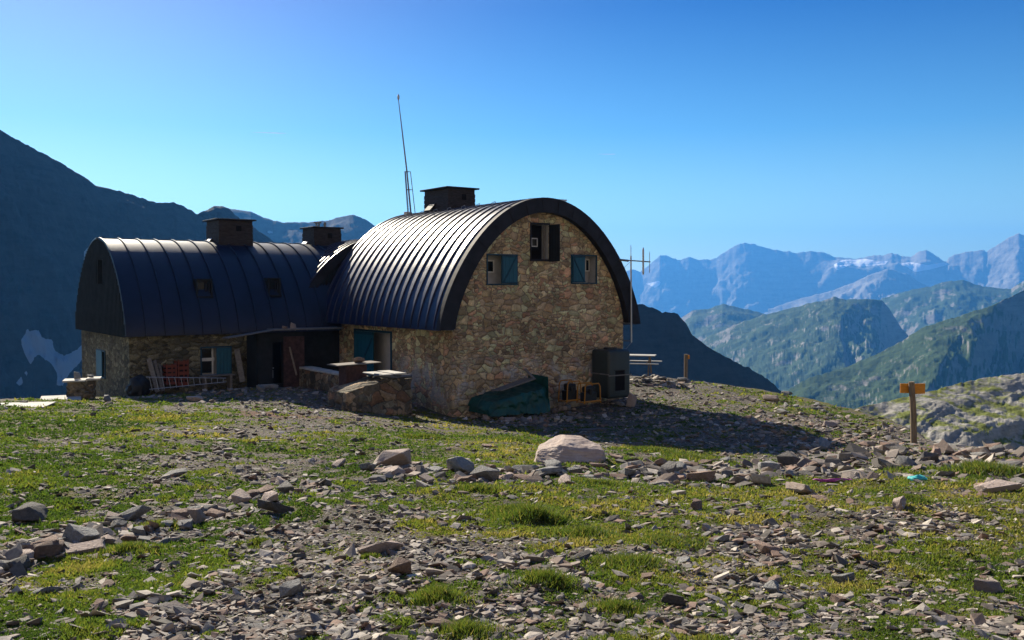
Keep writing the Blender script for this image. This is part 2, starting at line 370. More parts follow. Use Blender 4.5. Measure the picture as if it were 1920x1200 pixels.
def base_h(X, Y):
    X = np.asarray(X, float); Y = np.asarray(Y, float); sh = X.shape; X = X.ravel(); Y = Y.ravel()
    rr = np.hypot(X, Y); k = np.minimum(1, 60/np.maximum(rr, 1e-6)); Xc, Yc = X*k, np.maximum(Y*k, -30)
    out = SOL[n] + SOL[n+1]*Xc + SOL[n+2]*Yc
    for i in range(n): out = out + SOL[i]*tps((Xc-CT[i,0])**2 + (Yc-CT[i,1])**2)
    az = np.degrees(np.arctan2(X, Y)); cr = np.interp(az, CR_AZ, CR_R)
    d = np.maximum(0, rr - cr); out = out - .58*d*d/(d+3.5)
    return np.maximum(out, -430 + 14*fbm(X/300, Y/300, oct=3, seed=5)).reshape(sh)
def micro(X, Y):
    rr = np.hypot(X, Y)
    f = np.clip((rr-1)/5, 0.2, 1)
    m = .10*fbm(X/1.7, Y/1.7, oct=3, seed=3) + .035*fbm(X*2.3, Y*2.3, oct=3, seed=9)
    wl = toloc(X, Y); fl = np.clip((np.maximum(np.maximum(-9.5-wl[0], wl[0]-9), np.maximum(-2.2-wl[1], wl[1]-17)))/2, 0, 1)
    return m*f*(.35+.65*fl) * np.where(rr > 120, 0, 1)
def gh(X, Y): return base_h(X, Y) + micro(np.asarray(X, float), np.asarray(Y, float))
def hit(x, y):
    dx, dy, dz = ray(x, y); dx, dy, dz = [np.atleast_1d(v + 0*(np.asarray(x, float)+np.asarray(y, float))) for v in (dx, dy, dz)]
    ts = np.geomspace(2, 70, 70); lo = np.full(dx.shape, 2.0); hi = np.full(dx.shape, np.nan); prev = lo.copy()
    for t in ts:
        b = (dz*t < base_h(dx*t, dy*t)) & np.isnan(hi)
        hi[b] = t; upd = np.isnan(hi); lo[upd] = t
    ok = ~np.isnan(hi); h2 = np.where(ok, hi, 70.)
    for _ in range(14):
        md = (lo+h2)/2; b = dz*md < base_h(dx*md, dy*md); h2 = np.where(b, md, h2); lo = np.where(b, lo, md)
    return dx*h2, dy*h2, ok
def hit1(x, y):
    X, Y, ok = hit(x, y); return float(X[0]), float(Y[0])
def G(X, Y): return float(gh(np.array([X]), np.array([Y]))[0])

# grass cover: picture-space observations of how green each area is
GC = [(100,800,.62),(300,780,.66),(50,760,.5),(500,770,.25),(600,790,.18),(420,800,.35),(250,830,.5),(550,840,.55),(700,830,.6),(150,870,.55),
      (400,860,.3),(300,920,.6),(60,950,.6),(500,900,.5),(850,820,.7),(950,840,.68),(700,880,.55),(600,960,.5),(450,960,.45),(150,1030,.4),
      (60,1100,.6),(200,1100,.62),(330,1060,.55),(300,1180,.35),(100,1180,.55),(500,1050,.22),(650,1000,.2),(800,960,.45),(1000,970,.66),(900,1040,.2),
      (700,1080,.15),(550,1150,.2),(820,1130,.38),(950,1120,.25),(1080,1040,.5),(1150,1060,.66),(1250,1010,.75),(1100,920,.68),(1250,900,.6),(1350,920,.6),
      (1500,930,.62),(1400,960,.5),(1600,960,.35),(1700,990,.25),(1850,1000,.4),(1850,1060,.72),(1750,1080,.66),(1650,1100,.5),(1500,1000,.35),(1550,1050,.35),
      (1400,1040,.4),(1300,1100,.6),(1450,1120,.5),(1350,1180,.5),(1100,1150,.3),(1600,1170,.45),(1850,1160,.5),(1200,850,.6),(1400,862,.45),(1100,810,.35),
      (1300,790,.18),(1500,790,.15),(1350,740,.12),(1200,720,.1),(1450,748,.6),(1560,772,.5),(1650,800,.3),(1600,845,.3),(1800,850,.3),(1740,920,.6),(1000,800,.3),
      (1400,820,.2),(800,790,.45),(300,745,.35),(450,735,.2),(650,740,.1)]
gX, gY, _ = hit(np.array([g_[0] for g_ in GC]), np.array([g_[1] for g_ in GC])); gV = np.array([g_[2] for g_ in GC])
def cover_base(X, Y):
    X = np.asarray(X, float); Y = np.asarray(Y, float); r = np.hypot(X, Y) + 2
    num = 0; den = 0
    for i in range(len(gV)):
        sc = (np.hypot(gX[i], gY[i]) + 2)*.12
        wgt = 1/(((X-gX[i])**2 + ((Y-gY[i])*.8)**2)/sc**2 + .15)**2
        num = num + wgt*gV[i]; den = den + wgt
    v = .56 + (num/den - .47)*.80
    return v
def cover(X, Y, v=None):
    v = cover_base(X, Y) if v is None else v
    return v + .20*fbm(X/1.1, Y/1.1, oct=4, seed=21, gain=.6) + .08*fbm(X/4, Y/4, oct=2, seed=31) + .46*fbm(X/.36, Y/.36, oct=3, seed=33, gain=.65)
az = np.concatenate([np.arange(-180, -36, 2.0), np.arange(-36, 36, .11), np.arange(36, 180.1, 2.0)])
rr = np.concatenate([np.geomspace(.4, 3.5, 14)[:-1], np.geomspace(3.5, 30, 330)[:-1], np.geomspace(30, 75, 120)[:-1], np.geomspace(75, 24000, 46)])
AZ, RR = np.meshgrid(np.radians(az), rr); X = (RR*np.sin(AZ)).ravel(); Y = (RR*np.cos(AZ)).ravel()
Z = gh(X, Y); cv = cover(X, Y)
rx, ry = hit1(495, 777); rx2, ry2 = hit1(630, 785)
rust = np.clip(1.2 - ((X-rx)/1.3)**2 - ((Y-ry)/.7)**2 + .6*fbm(X*2, Y*2, seed=77), 0, 1) + np.clip(1 - ((X-rx2)/1.5)**2 - ((Y-ry2)/.5)**2 + .6*fbm(X*2, Y*2, seed=78), 0, 1)
na, nr = len(az), len(rr); I = np.arange(na*nr).reshape(nr, na)
Fq = np.stack([I[:-1, :-1], I[:-1, 1:], I[1:, 1:], I[1:, :-1]], -1).reshape(-1, 4)[:, ::-1]
ground = mesh_np('ground', np.stack([X, Y, Z], 1), Fq, M['ground'], smooth=True, attrs={'grass': cv, 'rust': np.clip(rust, 0, 1)})
tag(ground, kind='structure')

# ------------------------------------------------------------------ mountains
def mountainmat(name, rock, rock2, turf, gbias, scale, bd=.05, snow=(.88,.86,.85)):
    m = Mat(name, .95, .1); s = m.mapping((scale,)*3)
    n = m.noise(3, 9, .65, s); n2 = m.noise(14, 7, .7, s)
    geo = m.n('ShaderNodeNewGeometry'); sx = m.n('ShaderNodeSeparateXYZ'); m.l(geo.outputs['Normal'], sx.inputs[0])
    strat = m.noise(6, 6, .7, m.mapping((scale*.5, scale*.5, scale*5), (.15, .1, 0)))
    c = m.mix(m.ramp(n2[0], [(.35, 0.0), (.65, 1.0)]), rock, rock2)
    c = m.mix(m.ramp(strat[0], [(.4, 0.0), (.7, .5)]), c, tuple(min(1, x*1.5) for x in rock2))
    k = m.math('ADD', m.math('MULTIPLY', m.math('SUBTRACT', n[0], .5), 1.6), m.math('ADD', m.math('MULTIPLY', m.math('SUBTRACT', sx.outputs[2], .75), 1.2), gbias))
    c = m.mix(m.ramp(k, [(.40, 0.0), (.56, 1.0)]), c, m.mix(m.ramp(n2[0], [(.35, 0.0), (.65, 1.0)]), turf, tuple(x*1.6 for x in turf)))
    sn = m.math('ADD', m.attr('snow'), m.math('MULTIPLY', m.math('SUBTRACT', n2[0], .5), .5))
    c = m.mix(m.ramp(sn, [(.47, 0.0), (.53, 1.0)]), c, snow)
    m.color(c); m.bump(m.math('ADD', n2[0], n[0]), .6, bd/scale); return m.m

def inpoly_sd(px, py, poly):
    poly = np.asarray(poly, float); d = np.full(px.shape, 1e9); ins = np.zeros(px.shape, bool); m_ = len(poly)
    for i in range(m_):
        a, b = poly[i], poly[(i+1) % m_]; ex, ey = b-a; wx, wy = px-a[0], py-a[1]
        t = np.clip((wx*ex+wy*ey)/(ex*ex+ey*ey+1e-9), 0, 1); d = np.minimum(d, np.hypot(wx-ex*t, wy-ey*t))
        c1 = (a[1] > py) != (b[1] > py); xi = a[0] + (py-a[1])/(b[1]-a[1]+1e-12)*ex
        ins ^= c1 & (px < xi)
    return np.where(ins, d, -d)

def ridge(name, outline, D, slope, mat, nx=420, nt=90, amp=.05, freq=6, rough=2.0, snow=None, shape=None, front=.55, seed=1, back=.5, jag=1.0, spurs=.38, lean=0):
    ox = np.array([p[0] for p in outline], float); oy = np.array([p[1] for p in outline], float)
    xs = np.linspace(ox[0], ox[-1], nx); ys = np.interp(xs, ox, oy)
    jg = jag*rough*fbm(xs/9, xs*0+seed, oct=4, seed=seed)*1.2
    Dx = np.interp(xs, [d[0] for d in D], [d[1] for d in D])
    dx, dy, dz = ray(xs, ys); hyp = np.hypot(dx, dy); ux, uy = dx/hyp, dy/hyp; zc = dz/hyp*Dx
    Dm = Dx.mean()
    t = np.concatenate([-np.linspace(1, .04, 16)*back, np.linspace(0, 1, nt)**1.25*front])
    T, XS = np.meshgrid(t, np.arange(nx), indexing='ij')
    dist = Dx[XS]*(1-T); horiz = Dx[XS]*np.abs(T)
    sl = slope if not callable(slope) else slope(xs[XS], np.maximum(T, 0)/front)
    zs = np.convolve(np.pad(zc, 40, 'edge'), np.hanning(81)/40, 'valid'); kf = np.exp(-np.maximum(T, 0)*14)
    zz = zc[XS]*kf + zs[XS]*(1-kf) - np.where(T < 0, .6, sl)*horiz
    PX = ux[XS]*dist; PY = uy[XS]*dist
    env = 1-np.exp(-np.abs(T)*Dx[XS]/(Dm*.035))
    zz = zz - (jg/F*Dx)[XS]*np.exp(-np.abs(T)*60)
    # spurs and gullies run down the slope: noise stretched along the fall line
    s_ang = np.arctan2(PX, PY)
    gull = fbm(s_ang*freq*3 + lean*T*freq*3 + 1.2*fbm(PX/Dm*freq, PY/Dm*freq, seed=seed+4), T*freq*2.2 + 3*seed, oct=6, seed=seed, gain=.55, ridged=True)
    iso = fbm(PX/Dm*freq*3, PY/Dm*freq*3, oct=7, seed=seed+50, gain=.58)
    zz = zz + env*Dm*amp*(spurs*gull*min(1, 1) + (1-spurs)*1.3*iso)
    if shape is not None: zz = zz + env*shape(xs[XS], np.maximum(T, 0)/front)*Dm
    sn = np.zeros(zz.size) - 1
    if snow:
        k = 1/(PY*cp - zz*sp_); sx_ = 960 + F*PX*k; sy_ = 600 - F*(PY*sp_ + zz*cp)*k
        sn = np.full(zz.shape, -1.)
        for poly in snow: sn = np.maximum(sn, inpoly_sd(sx_, sy_, poly)/6)
        sn = np.where(T < 0, -1, sn); sn = np.clip(sn+.5, -1, 1.5).ravel()
    P = np.stack([PX, PY, zz], -1).reshape(-1, 3); I = np.arange(len(P)).reshape(len(t), nx)
    Fq = np.stack([I[:-1, :-1], I[:-1, 1:], I[1:, 1:], I[1:, :-1]], -1).reshape(-1, 4)
    o = mesh_np(name, P, Fq, mat, smooth=True, attrs={'snow': sn}); tag(o, kind='structure'); return o

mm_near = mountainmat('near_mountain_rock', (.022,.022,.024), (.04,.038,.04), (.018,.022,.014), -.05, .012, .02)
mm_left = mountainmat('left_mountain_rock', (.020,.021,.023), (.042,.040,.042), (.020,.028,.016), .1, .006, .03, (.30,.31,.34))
mm_mid = mountainmat('mid_hills', (.10,.095,.085), (.19,.18,.16), (.028,.048,.016), .46, .0030, .02)
mm_far = mountainmat('far_range', (.15,.14,.13), (.30,.28,.25), (.08,.09,.05), -.4, .0007, .02)
mm_hill = mountainmat('rocky_grass_slope', (.15,.145,.13), (.30,.285,.255), (.10,.115,.028), .20, .12, .02)

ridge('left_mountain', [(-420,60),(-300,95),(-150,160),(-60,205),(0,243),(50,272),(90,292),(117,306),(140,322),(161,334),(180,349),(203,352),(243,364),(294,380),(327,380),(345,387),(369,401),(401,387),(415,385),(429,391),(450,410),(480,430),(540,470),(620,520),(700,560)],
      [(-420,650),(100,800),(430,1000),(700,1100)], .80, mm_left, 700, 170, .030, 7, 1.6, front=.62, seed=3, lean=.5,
      snow=[[(38,640),(50,622),(72,618),(78,632),(100,638),(98,655),(120,668),(145,655),(160,640),(165,655),(150,680),(130,700),(118,722),(106,726),(108,700),(95,680),(72,665),(62,672),(58,685),(48,668)],
            [(30,718),(45,700),(55,690),(50,705),(38,725)], [(158,470),(170,460),(172,475),(164,500),(156,510)]])
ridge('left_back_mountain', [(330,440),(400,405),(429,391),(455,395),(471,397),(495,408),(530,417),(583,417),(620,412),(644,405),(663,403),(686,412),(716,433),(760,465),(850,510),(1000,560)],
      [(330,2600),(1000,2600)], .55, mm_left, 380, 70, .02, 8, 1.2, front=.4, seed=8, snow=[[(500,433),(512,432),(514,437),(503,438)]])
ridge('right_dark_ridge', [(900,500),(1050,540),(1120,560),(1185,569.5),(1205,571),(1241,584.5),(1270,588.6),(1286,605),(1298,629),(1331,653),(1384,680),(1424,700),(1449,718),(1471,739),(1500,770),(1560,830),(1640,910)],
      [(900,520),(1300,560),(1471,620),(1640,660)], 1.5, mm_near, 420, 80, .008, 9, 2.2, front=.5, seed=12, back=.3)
ridge('far_range', [(1000,560),(1100,530),(1166,511),(1183,505),(1201,509),(1215,499),(1237,479),(1252,480),(1272,488),(1292,482),(1311,487),(1343,485),(1355,475),(1380,460),(1398,455),(1420,459),(1449,467),(1469,472),(1479,470),(1493,475),(1514,471),(1542,472),(1565,483),(1607,484),(1627,481),(1664,477),(1672,473),(1688,480),(1709,481),(1725,471),(1737,469),(1759,481),(1769,489),(1776,490),(1779,481),(1810,473),(1845,468),(1849,473),(1891,446),(1912,438),(1935,442),(1990,455),(2100,440),(2300,430),(2500,470)],
      [(1000,12500),(2500,11500)], lambda x, t: .85 - .45*np.clip((x-1540)/30, 0, 1)*np.clip((1800-x)/30, 0, 1)*np.clip((.14-t)/.05, 0, 1), mm_far, 860, 130, .011, 16, 1.7, front=.32, seed=21, back=.2,
      snow=[[(1563,496),(1580,487),(1605,487),(1620,485),(1640,488),(1625,493),(1600,495),(1580,503),(1568,507)],
            [(1600,497),(1630,491),(1665,489),(1660,496),(1630,499),(1608,500)],
            [(1685,495),(1705,491),(1740,497),(1770,492),(1778,496),(1745,505),(1715,510),(1700,500)],
            [(1210,532),(1225,529),(1237,526),(1240,532),(1228,540),(1222,536)]])
ridge('far_foothill', [(1440,580),(1500,560),(1560,545),(1600,530),(1627,517),(1664,504),(1701,513),(1725,530),(1760,545),(1820,560),(1900,590)],
      [(1440,9800),(1900,9800)], .6, mm_far, 300, 60, .02, 16, 1, front=.22, seed=25, back=.1)
ridge('valley_hill_left', [(1180,640),(1240,615),(1280,595),(1298,582),(1325,580),(1355,569.5),(1384,576),(1420,584.5),(1449,593),(1490,610),(1560,650),(1600,690)],
      [(1180,4700),(1600,4700)], .26, mm_mid, 340, 90, .009, 12, 1.2, front=.42, seed=31, back=.15)
ridge('valley_hill_mid', [(1300,650),(1330,630),(1380,608),(1432,590),(1477,580),(1518,568),(1545,563),(1564,557),(1587,562),(1623,560),(1652,562),(1668,580),(1690,615),(1730,660),(1790,720)],
      [(1300,3700),(1790,3800)], lambda x, t: .24 + .0*t, mm_mid, 520, 130, .009, 11, 1.5, front=.5, seed=37, back=.12,
      shape=lambda x, t: -.046*np.clip((x-(1560+110*t)+70*fbm(x/50, t*5, oct=5, seed=3))/150, 0, 1)**1.3 - .0*t)
ridge('valley_hill_right', [(1600,600),(1654,560),(1696,546),(1741,538),(1774,528),(1806,525),(1839,536),(1871,540),(1896,542),(1920,526),(1990,500),(2100,480),(2300,470)],
      [(1600,5700),(2300,5400)], .34, mm_mid, 420, 90, .011, 13, 1.2, front=.35, seed=41, back=.1)
ridge('valley_slope_right', [(1380,790),(1430,755),(1471,734),(1518,708),(1587,688),(1652,660),(1688,641),(1729,615),(1790,595),(1855,574),(1891,558),(1920,544),(1990,510),(2100,470),(2300,420)],
      [(1380,1700),(1471,1850),(1700,2100),(1920,2300),(2300,2400)], lambda x, t: .25 + .0*t, mm_mid, 620, 150, .007, 12, 1.5, front=.62, seed=47, back=.1,
      shape=lambda x, t: -.10*np.clip((x-(1800-190*t)+90*fbm(x/60, t*5, oct=5, seed=5))/270, 0, 1)**1.3)
ridge('rocky_slope_right', [(1540,800),(1585,771),(1620,762),(1650,755),(1720,740),(1760,730),(1800,718),(1860,706),(1920,700),(2000,690),(2150,670),(2400,650)],
      [(1540,75),(1600,80),(1920,105),(2400,120)], .19, mm_hill, 520, 170, .011, 5, 1.5, front=.62, seed=55, back=.25, spurs=.35, lean=.8)

# added slope, unseen behind the viewpoint, throwing warm light back on the shaded gable
hm = Mat('bounce_slope_scree', .95, .1); hn = hm.noise(.25, 9, .65); hm.color(hm.mix(hm.ramp(hn[0], [(.35, 0.0), (.65, 1.0)]), (.22,.19,.16), (.34,.31,.27))); hm.bump(hn[0], .6, .5)
hx, hy = np.meshgrid(np.linspace(-420, 420, 140), np.linspace(-13, -300, 90)); dd = -13-hy
hz_ = -2.4 + .62*dd + np.minimum(dd/20, 1)*6*fbm(hx/40, hy/40, oct=6, seed=99) - .0*hx
I = np.arange(hx.size).reshape(hx.shape)
tag(mesh_np('bounce_slope', np.stack([hx.ravel(), hy.ravel(), hz_.ravel()], 1), np.stack([I[:-1, :-1], I[:-1, 1:], I[1:, 1:], I[1:, :-1]], -1).reshape(-1, 4), hm.m, smooth=True), kind='structure')

# air between here and the far range
hz = bpy.data.materials.new('haze_air'); hz.use_nodes = True; hz.node_tree.nodes.clear()
pv = hz.node_tree.nodes.new('ShaderNodeVolumePrincipled'); ou = hz.node_tree.nodes.new('ShaderNodeOutputMaterial')
pv.inputs['Color'].default_value = (.09, .38, 1.0, 1); pv.inputs['Density'].default_value = 8.5e-5; pv.inputs['Anisotropy'].default_value = .25
hz.node_tree.links.new(pv.outputs[0], ou.inputs['Volume'])
b = MB(); b.box(-9000, 19000, -600, 16500, -470, 1000)
hzo = b.build('haze', hz, kind='stuff'); hzo.display_type = 'WIRE'

# ------------------------------------------------------------------ the hut
hut = empty('mountain_hut', (OX, OY, OZ), GA, label='stone mountain hut with dark barrel shaped metal roofs and teal shutters', cat='hut')
def prof(half, z0, rise, n=56, p=.7, c=0):
    out = []
    for i in range(n+1):
        a = -math.pi/2 + math.pi*i/n; ca = max(0, math.cos(a)); out.append((c + half*math.sin(a), z0 + rise*ca**(2*p)))
    return out
def barrel(mb, P, a0, a1, axis, thick=.0, skirt=None):
    """roof shell over profile P between a0 and a1 along axis ('l' or 'w')"""
    f = (lambda u, a, z: (u, a, z)) if axis == 'l' else (lambda u, a, z: (a, u, z))
    n = len(P); b = []
    for a in (a0, a1): b += [f(u, a, z) for u, z in P]
    mb.add(b, [(i, i+1, n+i+1, n+i) for i in range(n-1)])
def normals(P):
    N = []
    for i in range(len(P)):
        a, b = P[max(i-1, 0)], P[min(i+1, len(P)-1)]; t = Vector((b[0]-a[0], b[1]-a[1])).normalized(); N.append((-t.y, t.x))
    return N
def seams(mb, P, al, axis, hgt=.05, wd=.05):
    f = (lambda u, a, z: (u, a, z)) if axis == 'l' else (lambda u, a, z: (a, u, z))
    N = normals(P); n = len(P)
    for a in al:
        V = []
        for (u, z), (nu, nz) in zip(P, N):
            for da, h in ((-wd/2, -.01), (-wd/2*.7, hgt), (wd/2*.7, hgt), (wd/2, -.01)): V.append(f(u+nu*h, a+da, z+nz*h))
        mb.add(V, [(i*4+k, i*4+k+1, i*4+k+5, i*4+k+4) for i in range(n-1) for k in range(3)] + [(0,1,2,3), tuple((n-1)*4+k for k in (3,2,1,0))])
def band(mb, Po, Pi, a0, a1, axis):
    f = (lambda u, a, z: (u, a, z)) if axis == 'l' else (lambda u, a, z: (a, u, z))
    n = len(Po); V = [f(u, a, z) for a in (a0, a1) for Q in (Po, Pi) for u, z in Q]
    o, i_, o2, i2 = 0, n, 2*n, 3*n; Fs = []
    for k in range(n-1):
        Fs += [(o+k, o+k+1, i_+k+1, i_+k), (o2+k, i2+k, i2+k+1, o2+k+1), (i_+k, i_+k+1, i2+k+1, i2+k)]
    Fs += [(o, i_, i2, o2), (o+n-1, o2+n-1, i2+n-1, i_+n-1)]
    mb.add(V, Fs)
def wallpanel(mb, u0, u1, zbot, top, holes, plane, axis, depth, reveal_mi=1, inward=1):
    """flat wall in plane (axis 'l': u=w, plane is l) under the curve top(u), openings with reveals"""
    f = (lambda u, a, z: (u, a, z)) if axis == 'l' else (lambda u, a, z: (a, u, z))
    us = sorted(set([u0, u1] + [h[k] for h in holes for k in (0, 1)] + list(np.arange(u0+.16, u1-.01, .16))))
    for a, b in zip(us[:-1], us[1:]):
        if b-a < 1e-5: continue
        m_ = (a+b)/2; hs = sorted([(h[2], h[3]) for h in holes if h[0] < m_ < h[1]]); z = zbot
        for lo, hi in hs:
            mb.add([f(a, plane, z), f(b, plane, z), f(b, plane, lo), f(a, plane, lo)], [(0,1,2,3)]); z = hi
        mb.add([f(a, plane, z), f(b, plane, z), f(b, plane, top(b)), f(a, plane, top(a))], [(0,1,2,3)])
    mb.mi = reveal_mi; d = plane + inward*depth
    for h in holes:
        a, b, lo, hi = h[:4]
        for q in (((a,lo),(a,hi)), ((b,lo),(b,hi)), ((a,lo),(b,lo)), ((a,hi),(b,hi))):
            (p0, q0), (p1, q1) = q; mb.add([f(p0,plane,q0), f(p1,plane,q1), f(p1,d,q1), f(p0,d,q0)], [(0,1,2,3)])
    mb.mi = 0
def rect_l(x0, y0, x1, y1, l):
    w0, z1 = on_l(x0, (y0), l); w1, z0 = on_l(x1, y1, l); _, z1b = on_l(x1, y0, l); _, z0b = on_l(x0, y1, l)
    return (w0, w1, (z0+z0b)/2, (z1+z1b)/2)
def rect_w(x0, y0, x1, y1, w_):
    l0, z1 = on_w(x0, y0, w_); l1, z0 = on_w(x1, y1, w_); _, z1b = on_w(x1, y0, w_); _, z0b = on_w(x0, y1, w_)
    return (min(l0, l1), max(l0, l1), (z0+z0b)/2, (z1+z1b)/2)

# right wing
AC, AH = 3.68, 4.28
PA = prof(AH, 2.75, 4.33, c=AC); PAi = prof(3.72, 2.75, 3.86, c=AC)
PAu = [p[0] for p in PAi]; PAz = [p[1] for p in PAi]
topA = lambda u: float(np.interp(u, PAu, PAz))
wl_ = rect_l(914, 479, 968, 532, 0); wr_ = rect_l(1072, 480, 1117, 530, 0); wc_ = rect_l(996, 421, 1028, 486, 0)
dr = rect_w(666, 622, 734, 722, 0); dr = (dr[0], dr[1], .45, dr[3])
mb = MB(); wallpanel(mb, 0, 7.37, -1.2, topA, [wl_, wr_, wc_], 0, 'l', .42)
fw = mb.build('gable_wall', [M['stone_a'], M['white']], hut)
mb = MB(); wallpanel(mb, 0, 8.6, -1.2, lambda u: 2.78, [dr], 0, 'w', .5)
mb.build('side_wall', [M['stone_a'], M['white']], hut)
mb = MB(); wallpanel(mb, 0, 8.6, -1.2, lambda u: 2.78, [], 7.37, 'w', .5); mb.build('side_wall', M['stone_a'], hut)
mb = MB(); wallpanel(mb, .0, 7.37, -1.2, topA, [], 8.6, 'l', .4); mb.build('gable_wall', M['stone_a'], hut)
mb = MB(); barrel(mb, PA, -.2, 8.8, 'l'); barrel(mb, prof(AH-.06, 2.75, 4.27, c=AC), -.1, 8.8, 'l')
for s_ in (-1, 1):
    u = AC + s_*AH; mb.box(u, AC+s_*3.68, -.1, 8.8, 2.70, 2.76)
roofA = mb.build('roof', M['roof'], hut, smooth=True)
# overlapping sheets: each strip of the roof lies slightly tilted with a raised seam
mb = MB(); seams(mb, PA, [.14 + .50*i for i in range(18)], 'l', .042, .06); mb.build('standing_seam', M['roof'], roofA, smooth=True)
mb = MB(); band(mb, [(u, z) for u, z in prof(AH+.03, 2.72, 4.39, c=AC)], PAi, -.26, -.04, 'l'); barrel(mb, prof(AH+.03, 2.72, 4.39, c=AC), -.26, -.04, 'l')
arch = mb.build('arch_fascia', M['fascia'], hut)
Po, Pi_ = prof(AH+.035, 2.72, 4.39, c=AC), PAi
for i in range(3, 55, 3):
    mb = MB(); (u0, z0), (u1, z1) = Po[i], Pi_[i]; mb.beam((u0, -.268, z0), (u1, -.268, z1), .02, .016, (0, 1, 0)); mb.build('fascia_joint', M['fascia'], arch)
mb = MB(); mb.box(AC+.15, AC+.95, -.1, .25, 7.05, 7.10); mb.build('ridge_plate', M['metallight'], hut)
mb = MB()
for i in range(7): a = .8+.95*i; mb.tube([(AC-1.55, a, 6.72), (AC-1.58, a+.02, 6.92), (AC-1.42, a+.05, 6.98), (AC-1.38, a+.06, 6.88)], .014, 6)
mb.tube([(AC-1.55, .2, 6.80), (AC-1.5, 3, 6.83), (AC-1.5, 7.5, 6.8)], .008, 5)
mb.build('snow_hook_line', M['metal'], roofA)

def window_l(r, l, side, pane_box, brace=1):
    """window in a gable plane: whitewashed recess, small framed pane, one closed shutter leaf on `side`"""
    a, b, lo, hi = r; wroot = MB()
    t = .045
    wroot.box(a-t, b+t, l-.03, l+.03, hi, hi+t); wroot.box(a-t, b+t, l-.035, l+.03, lo-t, lo); wroot.box(a-t, a, l-.028, l+.03, lo, hi); wroot.box(b, b+t, l-.028, l+.03, lo, hi)
    wo_ = wroot.build('window', M['bluedk'], hut)
    bk = MB(); bk.box(a, b, l+.40, l+.44, lo, hi); bk.build('recess_back', M['white'], wo_)
    p0, p1, q0, q1 = pane_box; g_ = MB(); g_.box(p0, p1, l+.33, l+.35, q0, q1); g_.build('pane', M['glass'], wo_)
    f = MB(); e = .04
    f.box(p0-e, p1+e, l+.31, l+.37, q1, q1+e); f.box(p0-e, p1+e, l+.31, l+.37, q0-e, q0); f.box(p0-e, p0, l+.312, l+.37, q0, q1); f.box(p1, p1+e, l+.312, l+.37, q0, q1)
    f.build('frame', M['frame'], wo_)
    m_ = a + (b-a)*(.46 if side > 0 else .52); s0, s1 = (m_, b) if side > 0 else (a, m_)
    s = MB(); nb = 4
    for i in range(nb):
        u0 = s0 + (s1-s0)*i/nb; u1 = s0 + (s1-s0)*(i+1)/nb - .006; s.box(u0, u1, l-.05, l-.02, lo+.01, hi-.01)
    so_ = s.build('shutter', M['blue'], wo_)
    s.__init__()
    s.box(s0, s0+.06, l-.07, l-.05, lo+.01, hi-.01); s.beam((s1-.05, l-.062, hi-.08) if brace > 0 else (s0+.05, l-.062, hi-.08), (s0+.08, l-.062, lo+.06) if brace > 0 else (s1-.05, l-.062, lo+.06), .045, .02, (0, 1, 0))
    s.box(s0, s1, l-.068, l-.05, hi-.06, hi-.01); s.box(s0, s1, l-.068, l-.05, lo+.01, lo+.06)
    s.build('shutter_brace', M['bluedk'], wo_)
    return wo_
def sub_l(x0, y0, x1, y1, l): w0, w1, z0, z1 = rect_l(x0, y0, x1, y1, l); return w0, w1, z0, z1
W1 = window_l(wl_, 0, 1, sub_l(913, 490, 924, 509, .34), 1)
W2 = window_l(wr_, 0, -1, sub_l(1098, 488, 1103, 507, .34), -1)
# tall loft hatch with its dark leaf swung out
a, b_, lo, hi = wc_
mb = MB(); mb.box(a-.05, b_+.05, -.03, .02, hi, hi+.06); mb.box(a-.05, a, -.03, .02, lo, hi); mb.box(a-.05, b_+.05, -.06, .03, lo-.07, lo)
hw = mb.build('loft_hatch', M['fascia'], hut)
mb = MB(); mb.box(a, b_, .38, .42, lo, hi); mb.build('recess_back', M['inside'], hw)
mb = MB(); q = rect_l(997, 448, 1006, 461, .1); mb.box(q[0]-.03, q[1]+.03, .08, .1, q[3], q[3]+.03); mb.box(q[0]-.03, q[1]+.03, .08, .1, q[2]-.03, q[2]); mb.box(q[0]-.03, q[0], .08, .1, q[2], q[3]); mb.box(q[1], q[1]+.03, .08, .1, q[2], q[3])
mb.build('frame', M['frame'], hw)
mb = MB(); mb.box(q[0], q[1], .085, .095, q[2], q[3]); mb.build('pane', M['glass'], hw)
mb = MB(); mb.box(b_-.14, b_-.10, .05, .1, lo+.02, hi-.02); mb.build('jamb_post', M['woodgrey'], hw)
mb = MB()
for i in range(4): mb.box(b_+.0, b_+.035, -.60+.143*i, -.462+.143*i, lo-.08, hi)
mb.build('open_leaf', M['clad'], hw)

# door on the long side of the right wing
a, b_, lo, hi = dr; sp = b_-a
dm = MB(); dm.box(-.03, .03, a-.06, a, lo, hi); dm.box(-.03, .03, b_, b_+.06, lo, hi); dm.box(-.035, .03, a-.06, b_+.06, hi, hi+.07)
do = dm.build('doorway', M['bluedk'], hut)
mb = MB(); mb.box(.47, .52, a, b_, lo, hi); mb.build('recess_back', M['white'], do)
mb = MB()
for i in range(5): l0 = b_-sp*.54 + sp*.54*i/5; mb.box(-.05, -.015, l0, l0+sp*.54/5-.008, lo, hi-.01)
dl = mb.build('door_leaf', M['blue'], do)
mb = MB(); mb.beam((-.06, b_-.08, lo+.2), (-.06, b_-sp*.54+.06, hi-.25), .07, .02, (1, 0, 0)); mb.box(-.07, -.05, b_-sp*.54, b_, hi-.12, hi-.02); mb.build('door_brace', M['bluedk'], do)
mb = MB(); mb.box(-.02, .30, a+.0, a+.05, lo, hi-.01); mb.build('door_leaf', M['bluedk'], do)
mb = MB(); mb.box(-.9, .0, a-.6, b_+.7, .2, lo-.003); mb.build('door_step', M['concrete'], hut)

